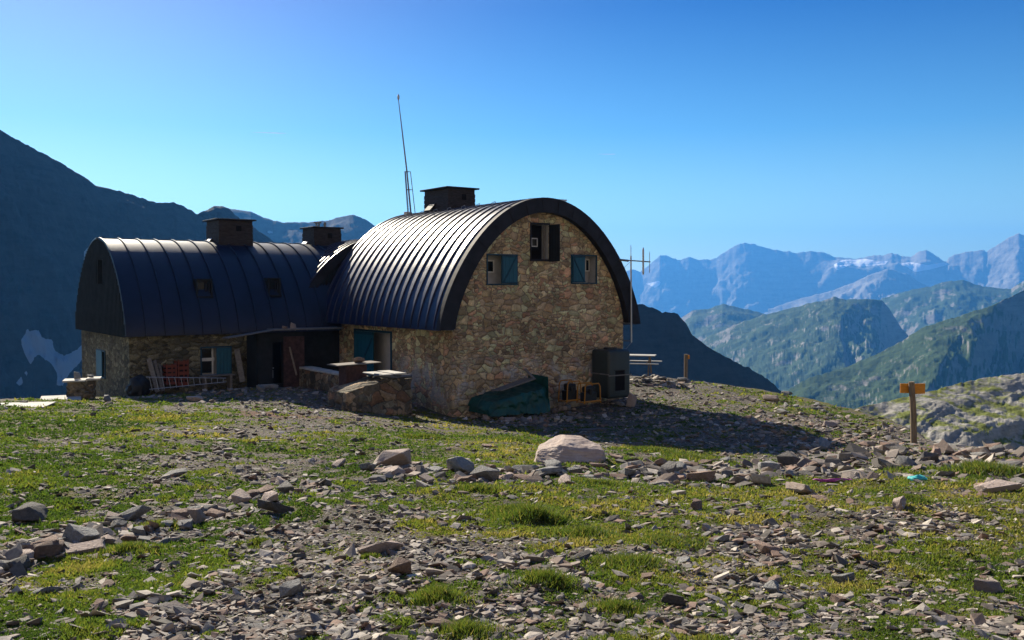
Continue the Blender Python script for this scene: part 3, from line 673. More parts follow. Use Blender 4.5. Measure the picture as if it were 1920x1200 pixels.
# left wing (ridge runs along w)
LC, LH = 12.13, 3.93+.12
PL = prof(LH, 2.42, 3.46, c=LC); L0, L1 = -8.02, 7.0
PLu = [p[0] for p in PL]; PLz = [p[1]-.02 for p in PL]
mb = MB(); barrel(mb, PL, L0-.0, L1, 'w'); barrel(mb, prof(LH-.05, 2.42, 3.41, c=LC), L0, L1, 'w')
mb.box(L0, L1, LC-LH, LC-3.7, 2.38, 2.43); mb.box(L0, L1, LC+3.7, LC+LH, 2.38, 2.43)
roofL = mb.build('roof', M['roof_l'], hut, smooth=True)
mb = MB(); seams(mb, PL, [L0+.03 + .655*i for i in range(18)], 'w', .055, .06); mb.build('standing_seam', M['roof_l'], roofL, smooth=True)
mb = MB(); mb.box(L0-.05, -3.8, LC-.10, LC+.10, 5.86, 5.91); mb.box(-2.35, .4, LC-.10, LC+.10, 5.86, 5.91)
mb.build('ridge_cap', M['metal'], roofL)
lw_ = rect_l(378, 652, 432, 702, 8.3); slit = rect_w(182, 658, 198, 705, -7.85)
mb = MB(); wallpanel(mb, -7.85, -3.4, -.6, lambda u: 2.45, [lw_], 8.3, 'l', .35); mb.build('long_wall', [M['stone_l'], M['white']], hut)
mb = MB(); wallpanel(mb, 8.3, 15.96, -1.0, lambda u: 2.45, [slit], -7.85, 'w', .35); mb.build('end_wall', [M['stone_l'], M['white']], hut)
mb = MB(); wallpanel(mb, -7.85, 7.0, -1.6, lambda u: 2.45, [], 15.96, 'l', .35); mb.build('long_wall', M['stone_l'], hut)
gs = rect_w(184, 487, 196, 532, -8.0)
mb = MB(); wallpanel(mb, PL[0][0]+.01, PL[-1][0]-.01, 2.36, lambda u: float(np.interp(u, PLu, PLz)), [gs], L0, 'w', .3, 0)
u = PL[0][0]+.1
while u < PL[-1][0]-.05:
    tz = float(np.interp(u, PLu, PLz))-.02
    if gs[0]-.05 < u < gs[1]+.05: mb.box(L0-.04, L0-.001, u, u+.045, 2.36, gs[2]); mb.box(L0-.04, L0-.001, u, u+.045, gs[3], tz)
    elif tz > 2.4: mb.box(L0-.04, L0-.001, u, u+.045, 2.36, tz)
    u += .19
mb.build('gable_cladding', M['clad'], hut)
mb = MB(); mb.box(L0+.28, L0+.3, gs[0], gs[1], gs[2], gs[3]); mb.build('gable_slot', M['inside'], hut)
# its small window with one leaf
a, b_, lo, hi = lw_; mb = MB(); t = .05
mb.box(a-t, b_+t, 8.27, 8.33, hi, hi+t); mb.box(a-t, b_+t, 8.22, 8.33, lo-t, lo); mb.box(a-t, a, 8.272, 8.33, lo, hi); mb.box(b_, b_+t, 8.272, 8.33, lo, hi)
wo_ = mb.build('window', M['bluedk'], hut)
mb = MB(); mb.box(a, b_, 8.6, 8.64, lo, hi); mb.build('recess_back', M['white'], wo_)
mb = MB(); mm_ = a+(b_-a)*.5; mb.box(a+.06, mm_-.10, 8.5, 8.52, lo+(hi-lo)*.62, hi-.05); mb.box(a+.06, mm_-.10, 8.5, 8.52, lo+.06, lo+(hi-lo)*.5); mb.build('pane', M['glass'], wo_)
mb = MB()
for u0 in (a, mm_-.10): mb.box(u0, u0+.06, 8.48, 8.54, lo, hi)
mb.box(a, mm_, 8.478, 8.54, lo+(hi-lo)*.5, lo+(hi-lo)*.62); mb.build('frame', M['frame'], wo_)
mb = MB()
for i in range(4): u0 = mm_+(b_-mm_)*i/4; mb.box(u0, u0+(b_-mm_)/4-.006, 8.24, 8.27, lo+.01, hi-.01)
mb.build('shutter', M['blue'], wo_)
a, b_, lo, hi = slit; mb = MB(); mb.box(-7.88, -7.82, a-.05, b_+.05, hi, hi+.05); mb.box(-7.9, -7.82, a-.05, b_+.05, lo-.05, lo); mb.box(-7.88, -7.82, a-.05, a, lo, hi); mb.box(-7.88, -7.82, b_, b_+.05, lo, hi); wo_ = mb.build('window', M['bluedk'], hut)
mb = MB(); mb.box(-7.89, -7.86, a+(b_-a)*.32, b_, lo, hi); mb.build('shutter', M['blue'], wo_)
mb = MB(); mb.box(-7.52, -7.50, a, b_, lo, hi); mb.build('recess_back', M['white'], wo_)
# little roof lights set into the barrel
for x0, y0, x1, y1 in ((369, 526, 393, 552), (503, 524, 521, 550)):
    r_ = rect_l(x0, y0, x1, y1, 8.78); a, b_, lo, hi = r_
    mb = MB(); mb.box(a-.06, b_+.06, 8.62, 9.9, hi, hi+.06); mb.box(a-.06, a, 8.62, 9.6, lo-.1, hi); mb.box(b_, b_+.06, 8.62, 9.6, lo-.1, hi); mb.box(a-.06, b_+.06, 8.55, 9.3, lo-.12, lo-.06)
    dn = mb.build('roof_window', M['clad'], hut)
    mb = MB(); mb.box(a, b_, 8.80, 8.83, lo-.06, hi); mb.build('pane', M['glass'], dn)
    mb = MB(); c_m = a+(b_-a)*.62; mb.box(c_m, c_m+.05, 8.74, 8.80, lo-.05, hi-.02); mb.box(b_-.06, b_-.01, 8.7, 8.80, lo-.05, hi-.02); mb.box(a+.1, b_-.01, 8.742, 8.80, hi-.07, hi-.02); mb.box(a+.1, b_-.01, 8.742, 8.80, lo-.05, lo)
    mb.build('frame', M['fascia'], dn)

# linking wing between them, its dark clad gable facing the yard
BC, BH = 2.25, 4.25
PB = prof(BH, 1.70, 4.36, c=BC); PBu = [p[0] for p in PB]; PBz = [p[1]-.02 for p in PB]
mb = MB(); barrel(mb, PB, 8.9, 13.6, 'l'); roofB = mb.build('roof', M['roof_b'], hut, smooth=True)
mb = MB(); seams(mb, PB, [9.06 + .38*i for i in range(12)], 'l', .045, .07); mb.build('standing_seam', M['roof'], roofB, smooth=True)
mb = MB(); band(mb, prof(BH+.02, 1.70, 4.40, c=BC), prof(BH-.3, 1.7, 4.05, c=BC), 8.84, 8.93, 'l'); mb.build('arch_fascia', M['fascia'], hut)
mb = MB(); wallpanel(mb, PB[0][0]+.02, 5.5, -.4, lambda u: float(np.interp(u, PBu, PBz)), [], 8.95, 'l', .1, 0)
for i in range(26): u = PB[0][0]+.05+.12*i; mb.box(u, u+.04, 8.91, 8.949, -.3, float(np.interp(u, PBu, PBz))-.3)
mb.build('gable_cladding', M['clad'], hut)
mb = MB(); mb.box(-2.0, 0, 8.30, 8.36, -.3, 2.9); mb.build('yard_panel', M['clad'], hut)
# porch box with an open doorway
pz = on_l(543, 621, 8.2)[1]; mb = MB(); p0 = on_l(481, 650, 7.3)[0]; p1 = on_l(571, 650, 7.3)[0]
d0 = on_l(511, 650, 7.3)[0]; d1 = on_l(530, 650, 7.3)[0]
wallpanel(mb, p0, p1, -.3, lambda u: pz, [(d0, d1, .55, pz-.35)], 7.3, 'l', .2, 0)
mb.box(p0, p0+.05, 7.3, 8.6, -.3, pz); mb.box(p1-.05, p1, 7.3, 8.6, -.3, pz)
porch = mb.build('porch', M['clad'], hut)
mb = MB(); mb.box(d1+.02, p1-.03, 7.25, 7.29, .15, pz-.15); mb.build('porch_door', M['rust'], porch)
mb = MB(); mb.box(p0+.06, p1-.06, 8.45, 8.5, -.3, pz); mb.build('porch_inside', M['inside'], porch)
mb = MB(); mb.box(d0+.05, d0+.28, 7.9, 8.15, 1.05, 1.09); mb.box(d0+.1, d0+.25, 7.9, 8.1, .7, 1.0); mb.tube([(d0+.2, 8, 1.09), (d0+.2, 8, 1.35)], .06); mb.build('porch_shelf', M['metallight'], porch)
q0 = on_l(425, 633, 6.9); q1 = on_l(515, 619, 7.0); q2 = on_l(641, 621, 7.2)
mb = MB()
mb.add([(q0[0], 6.75, q0[1]), (q1[0], 6.95, q1[1]+.02), (q1[0], 7.6, q1[1]+.0), (q0[0], 7.4, q0[1]-.02), (q0[0], 6.75, q0[1]-.03), (q1[0], 6.95, q1[1]-.01), (q1[0], 7.6, q1[1]-.02), (q0[0], 7.4, q0[1]-.05)],
       [(0,1,2,3),(7,6,5,4),(0,4,5,1),(1,5,6,2),(2,6,7,3),(3,7,4,0)])
mb.box(q1[0]-.02, q2[0], 7.0, 7.7, q1[1]-.02, q1[1]+.03)
mb.build('porch_roof_sheet', M['metal'], porch)

# chimneys
def chimney(w0, w1, l0, l1, zb, zt, ov=.12, flap='metal', mat='chim'):
    mb = MB(); mb.box(w0, w1, l0, l1, zb, zt)
    nl = int((zt-zb)/.17)
    for i in range(nl): z = zb+.17*i; mb.box(w0-.018, w1+.018, l0-.018, l1+.018, z, z+.14)
    c = mb.build('chimney', M[mat], hut)
    mb = MB(); mb.box(w0-ov, w1+ov, l0-ov, l1+ov, zt, zt+.06, bev=.01); mb.build('chimney_cap', M['fascia'], c)
    mb = MB(); fl = l0 + (l1-l0)*.5
    mb.add([(w0-.02, fl, zb+.55+.28), (w0-.02, fl+.45, zb+.83), (w0-.3, fl+.45, zb+.55), (w0-.3, fl, zb+.55), (w0-.0, fl, zb+.80), (w0-.0, fl+.45, zb+.80), (w0-.3, fl+.45, zb+.52), (w0-.3, fl, zb+.52)],
           [(0,1,2,3),(7,6,5,4),(0,4,5,1),(1,5,6,2),(2,6,7,3),(3,7,4,0)]); mb.build('vent_flap', M[flap], c)
    mb = MB(); mb.box(w0+(w1-w0)*.5, w0+(w1-w0)*.66, l0-.03, l0-.019, zt-.42, zt-.2); mb.build('vent_opening', M['inside'], c)
    return c
chimney(3.0, 4.2, 5.03, 6.8, 6.5, 7.84, .14, 'fascia')
chimney(-3.76, -2.42, 11.1, 12.6, 5.2, 6.70, .13)
c3 = chimney(.40, 1.62, 11.5, 12.7, 5.2, 6.56, .10)
mb = MB()
for a in range(4): mb.tube([(.78+.08*math.cos(a*1.57), 12+.08*math.sin(a*1.57), 6.62), (.78+.08*math.cos(a*1.57), 12+.08*math.sin(a*1.57), 6.8)], .02, 6)
mb.tube([(.78, 12, 6.8), (.78, 12, 6.84)], .17, 12); mb.tube([(1.12, 12, 6.6), (1.12, 12, 6.84)], .06, 8); mb.build('flue_pipe', M['metal'], c3)

# ------------------------------------------------------------------ masts
b0 = H(3.35, 8.5, 6.95); mz = b0.z
mast = empty('radio_mast', b0, 0, label='tall leaning whip mast on a three legged frame at the rear of the right roof', cat='mast')
def mp(x, y): p = at(x, y, b0.y); return Vector((p[0]-b0.x, 0, p[2]-b0.z))
bt, md_, tp = Vector((0,0,-.1)), mp(763, 322), mp(747, 186)
for k in range(3):
    mb = MB(); o_ = Vector((.16*math.cos(k*2.09), .16*math.sin(k*2.09), 0)); mb.tube([bt+o_*1.25, md_+o_*.9], .017, 6); mb.build('lattice_leg', M['metal'], mast)
for j in (0, 5, 8):
    mb = MB(); t = j/8; c0 = bt.lerp(md_, t)
    for k in range(3):
        r_ = .16*(1.25-.35*t); p = c0+Vector((r_*math.cos(k*2.09), r_*math.sin(k*2.09), 0)); q = c0+Vector((r_*math.cos((k+1)*2.09), r_*math.sin((k+1)*2.09), 0))
        mb.tube([p, q], .012, 5)
    mb.build('lattice_brace', M['metal'], mast)
mb = MB(); mb.tube([bt+Vector((0,0,.2)), md_, md_.lerp(tp, .5), tp], [.035, .032, .026, .014], 8); mb.build('whip', M['metal'], mast)
mb = MB(); mb.tube([tp+Vector((0,0,-.02)), tp+Vector((0,0,.05)), tp+Vector((0,0,.12)), tp+Vector((-.01,0,.22))], [.03, .05, .05, .008], 10); mb.build('tip_lamp', M['metallight'], mast)
mb = MB(); mb.box(-.28, -.02, -.15, .15, -.35, .22, bev=.03); mb.box(.05, .28, -.12, .12, -.35, .12, bev=.03); mb.build('base_box', M['metallight'], mast)

aw, al = on_l(1183, 600, -.35)[0], -.35
ab = H(aw, al, on_l(1184, 642, -.35)[1])
ant = empty('yagi_antenna', ab, GA, label='thin aerial mast with cross boom and upright rods at the right corner of the hut', cat='antenna')
def ap(x, y): w_, z_ = on_l(x, y, al); return Vector((w_-aw, 0, z_-(ab.z-OZ)))
mb = MB(); mb.tube([ap(1184, 642), ap(1183, 480)], .028, 8); mb.tube([ap(1183, 480), ap(1183, 460)], .012, 6); mb.build('mast_pole', M['metallight'], ant)
mb = MB(); mb.tube([ap(1161, 487), ap(1219, 491)], .022, 8); mb.tube([ap(1161, 487)+Vector((0, 0, .0)), ap(1178, 489)], .04, 8); mb.build('boom', M['metal'], ant)
for (x, ya, yb, r_, mt) in ((1206, 464, 515, .035, 'metallight'), (1218, 471, 512, .010, 'metal')):
    mb = MB(); mb.tube([ap(x, ya), ap(x, ya+4), ap(x, yb-3), ap(x, yb)], [r_*.4, r_, r_, r_*.5], 8); mb.build('rod', M[mt], ant)
mb = MB(); mb.tube([ap(1181, 492), ap(1172, 500), ap(1169, 505)], .006, 5); mb.build('cable', M['black'], ant)
for y_ in (639, 606):
    mb = MB(); p = ap(1183, y_); mb.tube([p, p+Vector((-.15, .5, .0))], .018, 6)
    if y_ == 639: mb.tube([ap(1184, 642), ap(1173, 655)], .012, 6)
    mb.build('wall_bracket', M['metal'], ant)

# ------------------------------------------------------------------ things round the hut
def put(x, y, dz=0): X, Y = hit1(x, y); return Vector((X, Y, G(X, Y)+dz))
# water tank
tw, tl = on_l(1141, 748, -1.05)[0], -1.05; tp_ = H(tw, tl); tz = at(1141, 749, tp_.y)[2]
tank = empty('water_tank', (tp_.x, tp_.y, tz), GA, label='dark green plastic water tank strapped against the right corner of the gable', cat='water tank')
tw2 = on_l(1183, 700, tl)[0]-tw; th = at(1141, 657, tp_.y)[2]-tz
bm = bmesh.new(); bmesh.ops.create_cube(bm, size=1)
for v in bm.verts: v.co = Vector(((v.co.x+.5)*tw2, (v.co.y+.5)*.95, (v.co.z+.5)*th))
bmesh.ops.bevel(bm, geom=bm.edges[:], offset=.11, segments=4, affect='EDGES', profile=.5)
mb = MB(); mb.frombm(bm); body = mb.build('tank_body', M['tank'], tank, smooth=True)
w0, z0 = on_l(1153, 733, tl); w1, z1 = on_l(1171, 694, tl); w0 -= tw; w1 -= tw; z0 -= tz-OZ; z1 -= tz-OZ
mb = MB(); e = .05
for x0, x1, y0, y1 in ((w0-e, w1+e, z1, z1+e), (w0-e, w1+e, z0-e, z0), (w0-e, w0, z0, z1), (w1, w1+e, z0, z1)): mb.box(x0, x1, -.02, .03, y0, y1, bev=.012)
mb.build('recess_rim', M['tank'], tank, smooth=True)
mb = MB(); mb.box(w0, w1, -.008, .02, z0, z1); mb.build('recess', M['inside'], tank)
mb = MB(); mb.box(-.012, tw2+.012, -.028, -.020, .80, .84); mb.box(-.03, -.005, -.02, .9, .84, .88); mb.build('strap', M['concrete'], tank)
mb = MB(); mb.tube([(tw2*.45, .45, th-.02), (tw2*.45, .45, th+.06)], .24, 20); mb.build('lid', M['black'], tank, smooth=True)

# tarpaulin heap
def heap(name, pts_fn, nx, ny, mat, parent=None, **k):
    V = []; Fs = []
    for j in range(ny+1):
        for i in range(nx+1): V.append(pts_fn(i/nx, j/ny))
    for j in range(ny):
        for i in range(nx): a = j*(nx+1)+i; Fs.append((a, a+1, a+nx+2, a+nx+1))
    mb = MB(); mb.add(V, Fs); return mb.build(name, mat, parent, smooth=True, **k)
ta, tb = on_l(920, 770, -1.35)[0], on_l(1033, 770, -1.35)[0]
tb0 = H(ta, -1.35); tg = on_l(940, 777, -1.35)[1]
tarp = empty('tarpaulin_heap', (tb0.x, tb0.y, OZ+tg), GA, label='heap under a teal green tarpaulin against the foot of the gable wall', cat='tarpaulin')
TW = tb-ta
def tf(s, t):
    x = TW*s; ht = np.interp(s, [0, .08, .3, 1], [.15, .38, .52, .80])
    if t < .45: q = t/.45; y = .02+.10*q*q; z = ht*q
    else: q = (t-.45)/.55; y = .12+q*1.15; z = ht+.10*q
    wv = .05*vnoise(s*7, t*6, 0, 5)+.03*vnoise(s*17, t*11, 0, 6)+.05*fbm(np.array(s*9+t*3), np.array(t*5-s*4), oct=3, seed=8, ridged=True)
    ex = .06*math.sin(t*9)
    return (x + ex*(1 if s in (0, 1) else .2), y+float(wv)-.12*abs(2*s-1)**4*-1, z+float(wv)*.7-.06)
heap('tarpaulin', tf, 70, 44, M['tarp'], tarp)
mb = MB(); mb.add([(TW, .1, 0), (TW, 1.25, 0), (TW, 1.25, 1.1), (TW, .15, 1.06)], [(0,1,2,3)]); mb.build('side_fold', M['tarp'], tarp); mb = MB(); mb.add([(0, .1, 0), (0, 1.25, 0), (0, 1.2, .2), (0, .12, .16)], [(0,1,2,3)]); mb.build('side_fold', M['tarp'], tarp)
lbl = ['topmost grey board lying slanted on the green tarpaulin heap', 'middle grey board lying slanted on the green tarpaulin heap', 'lowest front grey board lying slanted on the green tarpaulin heap']
for i in range(3):
    s0, s1 = .16-.02*i, .80-.03*i; y_ = .85-.30*i
    p = Vector((TW*s0+.25, y_, float(np.interp(s0, [0,.08,.3,1],[.15,.38,.52,.80]))+.22+.05*i)); q = Vector((TW*s1+.2, y_+.08, float(np.interp(s1, [0,.08,.3,1],[.15,.38,.52,.80]))+.26+.03*i))
    Mw = Matrix.Translation((tb0.x, tb0.y, OZ+tg)) @ Matrix.Rotation(GA, 4, 'Z'); p, q = Mw@p, Mw@q
    mb = MB(); mb.beam(p, q, .13, .035); mb.build('board', M['woodgrey'], label=lbl[2-i] if False else lbl[i], cat='board', group='boards on the tarpaulin heap')
p = H(*[on_l(984, 692, -.5)[0], -.5], on_l(984, 692, -.5)[1]); q = H(on_l(1001, 710, -.9)[0], -.9, on_l(1001, 710, -.9)[1])
mb = MB(); mb.beam(p, q, .10, .05); mb.build('plank', M['woodgrey'], label='short plank propped steeply against the gable above the tarpaulin', cat='plank')

# two machines in tubular frames
def machine(xa, ya, xb, yb, l, dl, hide, label):
    w0, zt = on_l(xa, ya, l); w1, zb = on_l(xb, yb, l); p = H(w0, l); W = w1-w0; Hh = zt-zb
    o = empty('generator', (p.x, p.y, OZ+zb), GA, label=label, cat='generator', group='generators beside the water tank')
    for yy in (0, dl):
        mb = MB(); r_ = .06
        mb.tube([(0, yy, 0), (.03, yy, Hh*.85), (.09, yy, Hh), (W-.09, yy, Hh), (W-.03, yy, Hh*.85), (W, yy, 0)], .022, 8); mb.build('tube_frame', M['yellow'], o, smooth=True)
    mb = MB(); mb.tube([(0, 0, .05), (0, dl, .05)], .02, 6); mb.tube([(W, 0, .05), (W, dl, .05)], .02, 6); mb.tube([(0, 0, .07), (W, 0, .07)], .03, 8); mb.build('base_rail', M['yellow'], o)
    mb = MB(); mb.box(.09, W-.09, .08, dl-.05, .06, Hh*.55, bev=.03); mb.tube([(W*.5, .1, Hh*.45), (W*.5, .1, Hh*.72)], .08, 12); mb.box(.12, W-.12, .12, dl-.1, Hh*.55, Hh*.86, bev=.04); mb.build('engine', M['black'], o)
    return o
machine(1063, 716, 1090, 753, -.9, .45, 0, 'machine in a tubular orange frame, the left one, partly behind stones')
machine(1096, 721, 1126, 755, -1.25, .4, 0, 'machine in a tubular orange yellow frame, next to the water tank')

# rocks: convex angular templates, then individual copies
def hull_bm(k, flat, n=15, box=.5, sub=False):
    r_ = random.Random(k*13+5); bm = bmesh.new()
    for i in range(n):
        v = Vector([r_.uniform(-1, 1) for _ in range(3)])
        v = v.normalized() if r_.random() > box else Vector([max(-.8, min(.8, c*1.5)) for c in v])
        bm.verts.new((v.x, v.y*r_.uniform(.75, 1), v.z*flat))
    res = bmesh.ops.convex_hull(bm, input=bm.verts[:])
    bmesh.ops.delete(bm, geom=[g_ for g_ in res['geom_interior'] if isinstance(g_, bmesh.types.BMVert)], context='VERTS')
    bmesh.ops.dissolve_limit(bm, angle_limit=R(14), verts=bm.verts[:], edges=bm.edges[:])
    return bm
def rock_mesh(k, flat, rough=.06, cuts=2):
    bm = hull_bm(k, flat); bmesh.ops.bevel(bm, geom=bm.edges[:], offset=.05, segments=1, affect='EDGES', clamp_overlap=True)
    bmesh.ops.triangulate(bm, faces=bm.faces[:]); bmesh.ops.subdivide_edges(bm, edges=bm.edges[:], cuts=cuts, use_grid_fill=True)
    bmesh.ops.triangulate(bm, faces=bm.faces[:]); bm.normal_update()
    P = np.array([v.co[:] for v in bm.verts]); d = fbm(P[:,0]*1.8+k, P[:,1]*1.8, P[:,2]*3, oct=4, seed=k, gain=.6)
    for v, dd in zip(bm.verts, d): v.co += v.normal*float(dd)*rough
    me = bpy.data.meshes.new('rock'); bm.to_mesh(me); bm.free()
    me.polygons.foreach_set('use_smooth', [True]*len(me.polygons)); me.set_sharp_from_angle(angle=R(22)); return me
RM = [rock_mesh(k, [.35, .55, .75, .9][k % 4], .09) for k in range(20)]
RMC = {}
def rock(p, size, tint='slate grey', k=None, rot=None, asp=(1, 1, 1), label='', group=None, sink=.3, name='rock', cat='rock'):
    k = random.randrange(len(RM)) if k is None else k; key = (k, tint)
    if key not in RMC: me = RM[k].copy(); me.materials.append(ROCK[tint]); RMC[key] = me
    o = bpy.data.objects.new(name, RMC[key]); col.objects.link(o)
    s = Vector(asp)*size/2; o.scale = s; fl = [.35, .55, .75, .9][k % 4]
    o.location = (p[0], p[1], p[2]+s.z*fl*(1-2*sink)); o.rotation_euler = rot or (random.gauss(0, .18), random.gauss(0, .18), random.uniform(0, 6.28))
    tag(o, label, cat, group); return o

# small plateau walls by the door
def rough_block(w0, w1, l0, l1, zb, ztl, ztr, name, mat, label, cat, top='slab', seed=1, amp=.06):
    """rubble wall: displaced box whose top runs from ztl (w0 end) to ztr (w1 end)"""
    bm = bmesh.new(); bmesh.ops.create_cube(bm, size=1)
    L = Vector((w1-w0, l1-l0, 1))
    n = int(max(L.x, L.y)/.12)
    bmesh.ops.subdivide_edges(bm, edges=bm.edges[:], cuts=min(28, max(6, n)), use_grid_fill=True)
    for v in bm.verts:
        a, b, c = v.co.x+.5, v.co.y+.5, v.co.z+.5; zt = ztl+(ztr-ztl)*min(1, a*1.6)**.8
        v.co = Vector((w0+a*L.x, l0+b*L.y, zb+c*(zt-zb)))
    P = np.array([v.co[:] for v in bm.verts]); bm.normal_update()
    d = fbm(P[:,0]*1.6+P[:,1], P[:,1]*1.6, P[:,2]*2, oct=4, seed=seed)
    for v, dd in zip(bm.verts, d): v.co += v.normal*float(dd)*amp
    p = H(w0, l0); base = Vector((p.x, p.y, OZ+zb)); o = empty(name, base, GA, label=label, cat=cat)
    mb = MB(); mb.frombm(bm, Matrix.Translation((-w0, -l0, -zb))); mb.build('rubble_wall', M[mat], o)
    return o, (w0, l0, zb)
def gl(w_, l_): p = H(w_, l_); return G(p.x, p.y)-OZ
e1 = on_l(773, 705, .2); e0 = on_l(650, 735, .2)
blk, off = rough_block(e0[0], e1[0], .2, 1.5, min(gl(e0[0], .2), gl(e1[0], .2))-.3, e0[1]-.05, e1[1]-.07, 'terrace_wall', 'stone_t', 'chunky rubble terrace wall in front of the hut door, its top slabs sunlit', 'stone wall', seed=4, amp=.12)
for i, (u0, u1) in enumerate(((.50, .72), (.73, .94))):
    mb = MB(); W_ = e1[0]-e0[0]; z_ = on_l(700, 703, .2)[1] - off[2]; mb.box(W_*u0, W_*u1-.04, .02, 1.2, z_-.05, z_-.01+.012*i, bev=.015); mb.build('top_slab', M['slab'], blk)
wz = on_w(585, 690, -1.9)[1]
wl2, off2 = rough_block(-2.15, -1.70, 1.6, on_w(573, 700, -1.9)[0], gl(-1.9, 4)-.5, wz-.05, wz-.05, 'low_wall', 'stone_t', 'low rubble wall running back from the terrace towards the porch', 'stone wall', seed=6, amp=.05)
mb = MB(); L2 = on_w(573, 700, -1.9)[0]-1.6
for i in range(6): mb.box(-.03+.02*(i % 2), .48, L2*i/6, L2*(i+1)/6-.02, wz-off2[2]-.05, wz-off2[2]+.0+.012*(i % 3), bev=.01)
mb.build('coping_slabs', M['slab'], wl2)
# brown sheet metal stand with a flat lid and a stone on it
cl, cz = 2.0, 0; cw0, cw1 = on_l(649, 700, cl)[0], on_l(688, 700, cl)[0]; ct = on_l(668, 685, cl)[1]
cp_ = H(cw0, cl); st_z = gl(cw0, cl)-.1
cab = empty('metal_stand', (cp_.x, cp_.y, OZ+st_z), GA, label='rust brown sheet metal stand with a wide thin lid beside the terrace wall', cat='metal stand')
mb = MB(); mb.box(0, cw1-cw0, 0, .55, 0, ct-st_z, bev=.01); mb.build('cabinet', M['rust'], cab)
lw0, lw1 = on_l(629, 684, cl)[0]-cw0, on_l(712, 682, cl)[0]-cw0
mb = MB(); mb.beam((lw0, .25, ct-st_z+.02), (lw1, .25, ct-st_z+.06), .75, .03); mb.build('lid', M['woodgrey'], cab)
pr = H(on_l(672, 680, cl+.25)[0], cl+.25, ct+.03)
rock(pr, .46, 'rusty brown', 6, (0, .1, 1), (1, .8, .75), 'brown stone weighing down the lid of the metal stand', sink=.05)
# pipes and stones on the terrace wall
for i, (xa, ya, xb, yb, lab) in enumerate(((702, 702, 741, 706, 'dark metal pipe on the terrace wall, the left one'), (735, 707, 771, 703, 'dark metal pipe on the terrace wall, reaching its right end'))):
    a_, b_ = on_l(xa, ya, .35+.2*i), on_l(xb, yb, .35+.2*i); p, q = H(a_[0], .35+.2*i, a_[1]-.02), H(b_[0], .35+.2*i, b_[1]-.02)
    mb = MB(); mb.tube([p, q], .055, 12); mb.build('pipe', M['metal'], smooth=True, label=lab, cat='pipe', group='pipes on the terrace wall')
a_ = on_l(741, 700, .7); rock(H(a_[0], .7, a_[1]-.10), .26, 'slate grey', 9, None, (1, .8, .8), 'small grey stone on top of the terrace wall behind the pipes', sink=.1)
# rocks left of the terrace wall
p = put(636, 757); rock(p, .78, 'rusty brown', 7, (.2, .1, .6), (.85, .9, 1.05), 'upright brown rock just left of the terrace wall', sink=.12)
p = put(655, 765); rock(p, .5, 'pale pinkish', 3, (.5, .3, 2), (.8, .7, 1.1), 'pale pointed rock wedged against the left end of the terrace wall', sink=.15)
# stones on the porch roof
for (x, y, s_, t_, lab) in ((534, 616, .26, 'rusty brown', 'lower rounded stone on the thin porch roof'), (549, 616, .36, 'pale pinkish', 'taller upright stone on the thin porch roof')):
    a_ = on_l(x, y, 7.3); rock(H(a_[0], 7.3, on_l(x, 619, 7.3)[1]), s_, t_, 5 if s_ < .3 else 10, (.1, .2, .5), (.9, .8, 1.2), lab, sink=.05)
# leaning pole, yard stones
a_, b_ = on_l(543, 651, 7.15), on_l(556, 703, 6.4); mb = MB(); mb.tube([H(a_[0], 7.15, a_[1]), H(b_[0], 6.4, b_[1])], .035, 8); mb.build('pole', M['wood'], smooth=True, label='pale wooden pole leaning against the porch door', cat='pole')
for (x, y, s_, t_, k_, asp, lab) in ((535, 706, .42, 'rusty brown', 11, (.7,.6,1.2), 'reddish upright stone at the foot of the porch door'), (566, 712, .36, 'pale pinkish', 6, (1,.7,.9), 'pinkish blocky stone beside the foot of the leaning pole'),
        (505, 727, .75, 'slate grey', 4, (1.3,.8,.7), 'largest flat grey rock of the pile in front of the porch'), (520, 722, .5, 'dark', 8, (1.1,.8,.8), 'dark rock at the right of the pile in front of the porch'), (489, 731, .42, 'slate grey', 1, (1,.8,.8), 'small grey rock at the left of the pile in front of the porch'),
        (549, 722, .34, 'dark', 2, (1.2,.8,.6), 'small dark stone between the porch pile and the leaning pole')):
    rock(put(x, y), s_, t_, k_, None, asp, lab, sink=.1)

# clutter along the left wing
def lw_pt(x, y, l): a = on_l(x, y, l); return H(a[0], l, a[1])
lad0, lad1, lad2, lad3 = [lw_pt(x, y, 7.5) for x, y in ((274, 707), (424, 709), (280, 730), (424, 716))]
ld = empty('ladder', lad2, 0, label='long thin metal ladder lying on its side along the foot of the left wing', cat='ladder')
for p, q in ((lad0, lad1), (lad2, lad3)): mb = MB(); mb.tube([p-lad2, q-lad2], .015, 6); mb.build('rail', M['metallight'], ld)
for i in range(13):
    t = (i+.5)/13; mb = MB(); mb.tube([lad0.lerp(lad1, t)-lad2, lad2.lerp(lad3, t)-lad2+Vector((0, 0, -.06*(1-t)))], .011, 5); mb.build('rung', M['metallight'], ld)
for i, (xa, ya, xb, yb, wd, lab) in enumerate(((279, 672, 296, 735, .16, 'wide grey board leaning on the left wing, nearest its corner'), (290, 676, 305, 733, .10, 'narrow grey board leaning between the two others on the left wing'), (300, 684, 306, 732, .08, 'short dark batten leaning just left of the red crates'), (444, 655, 455, 716, .20, 'board leaning on the left wing right of the shuttered window'))):
    p, q = lw_pt(xa, ya, 8.2), lw_pt(xb, yb, 7.6); mb = MB(); mb.beam(p, q, wd, .03, (0, 1, 0)); mb.build('board', M['woodgrey'], label=lab, cat='board', group='boards leaning on the left wing')
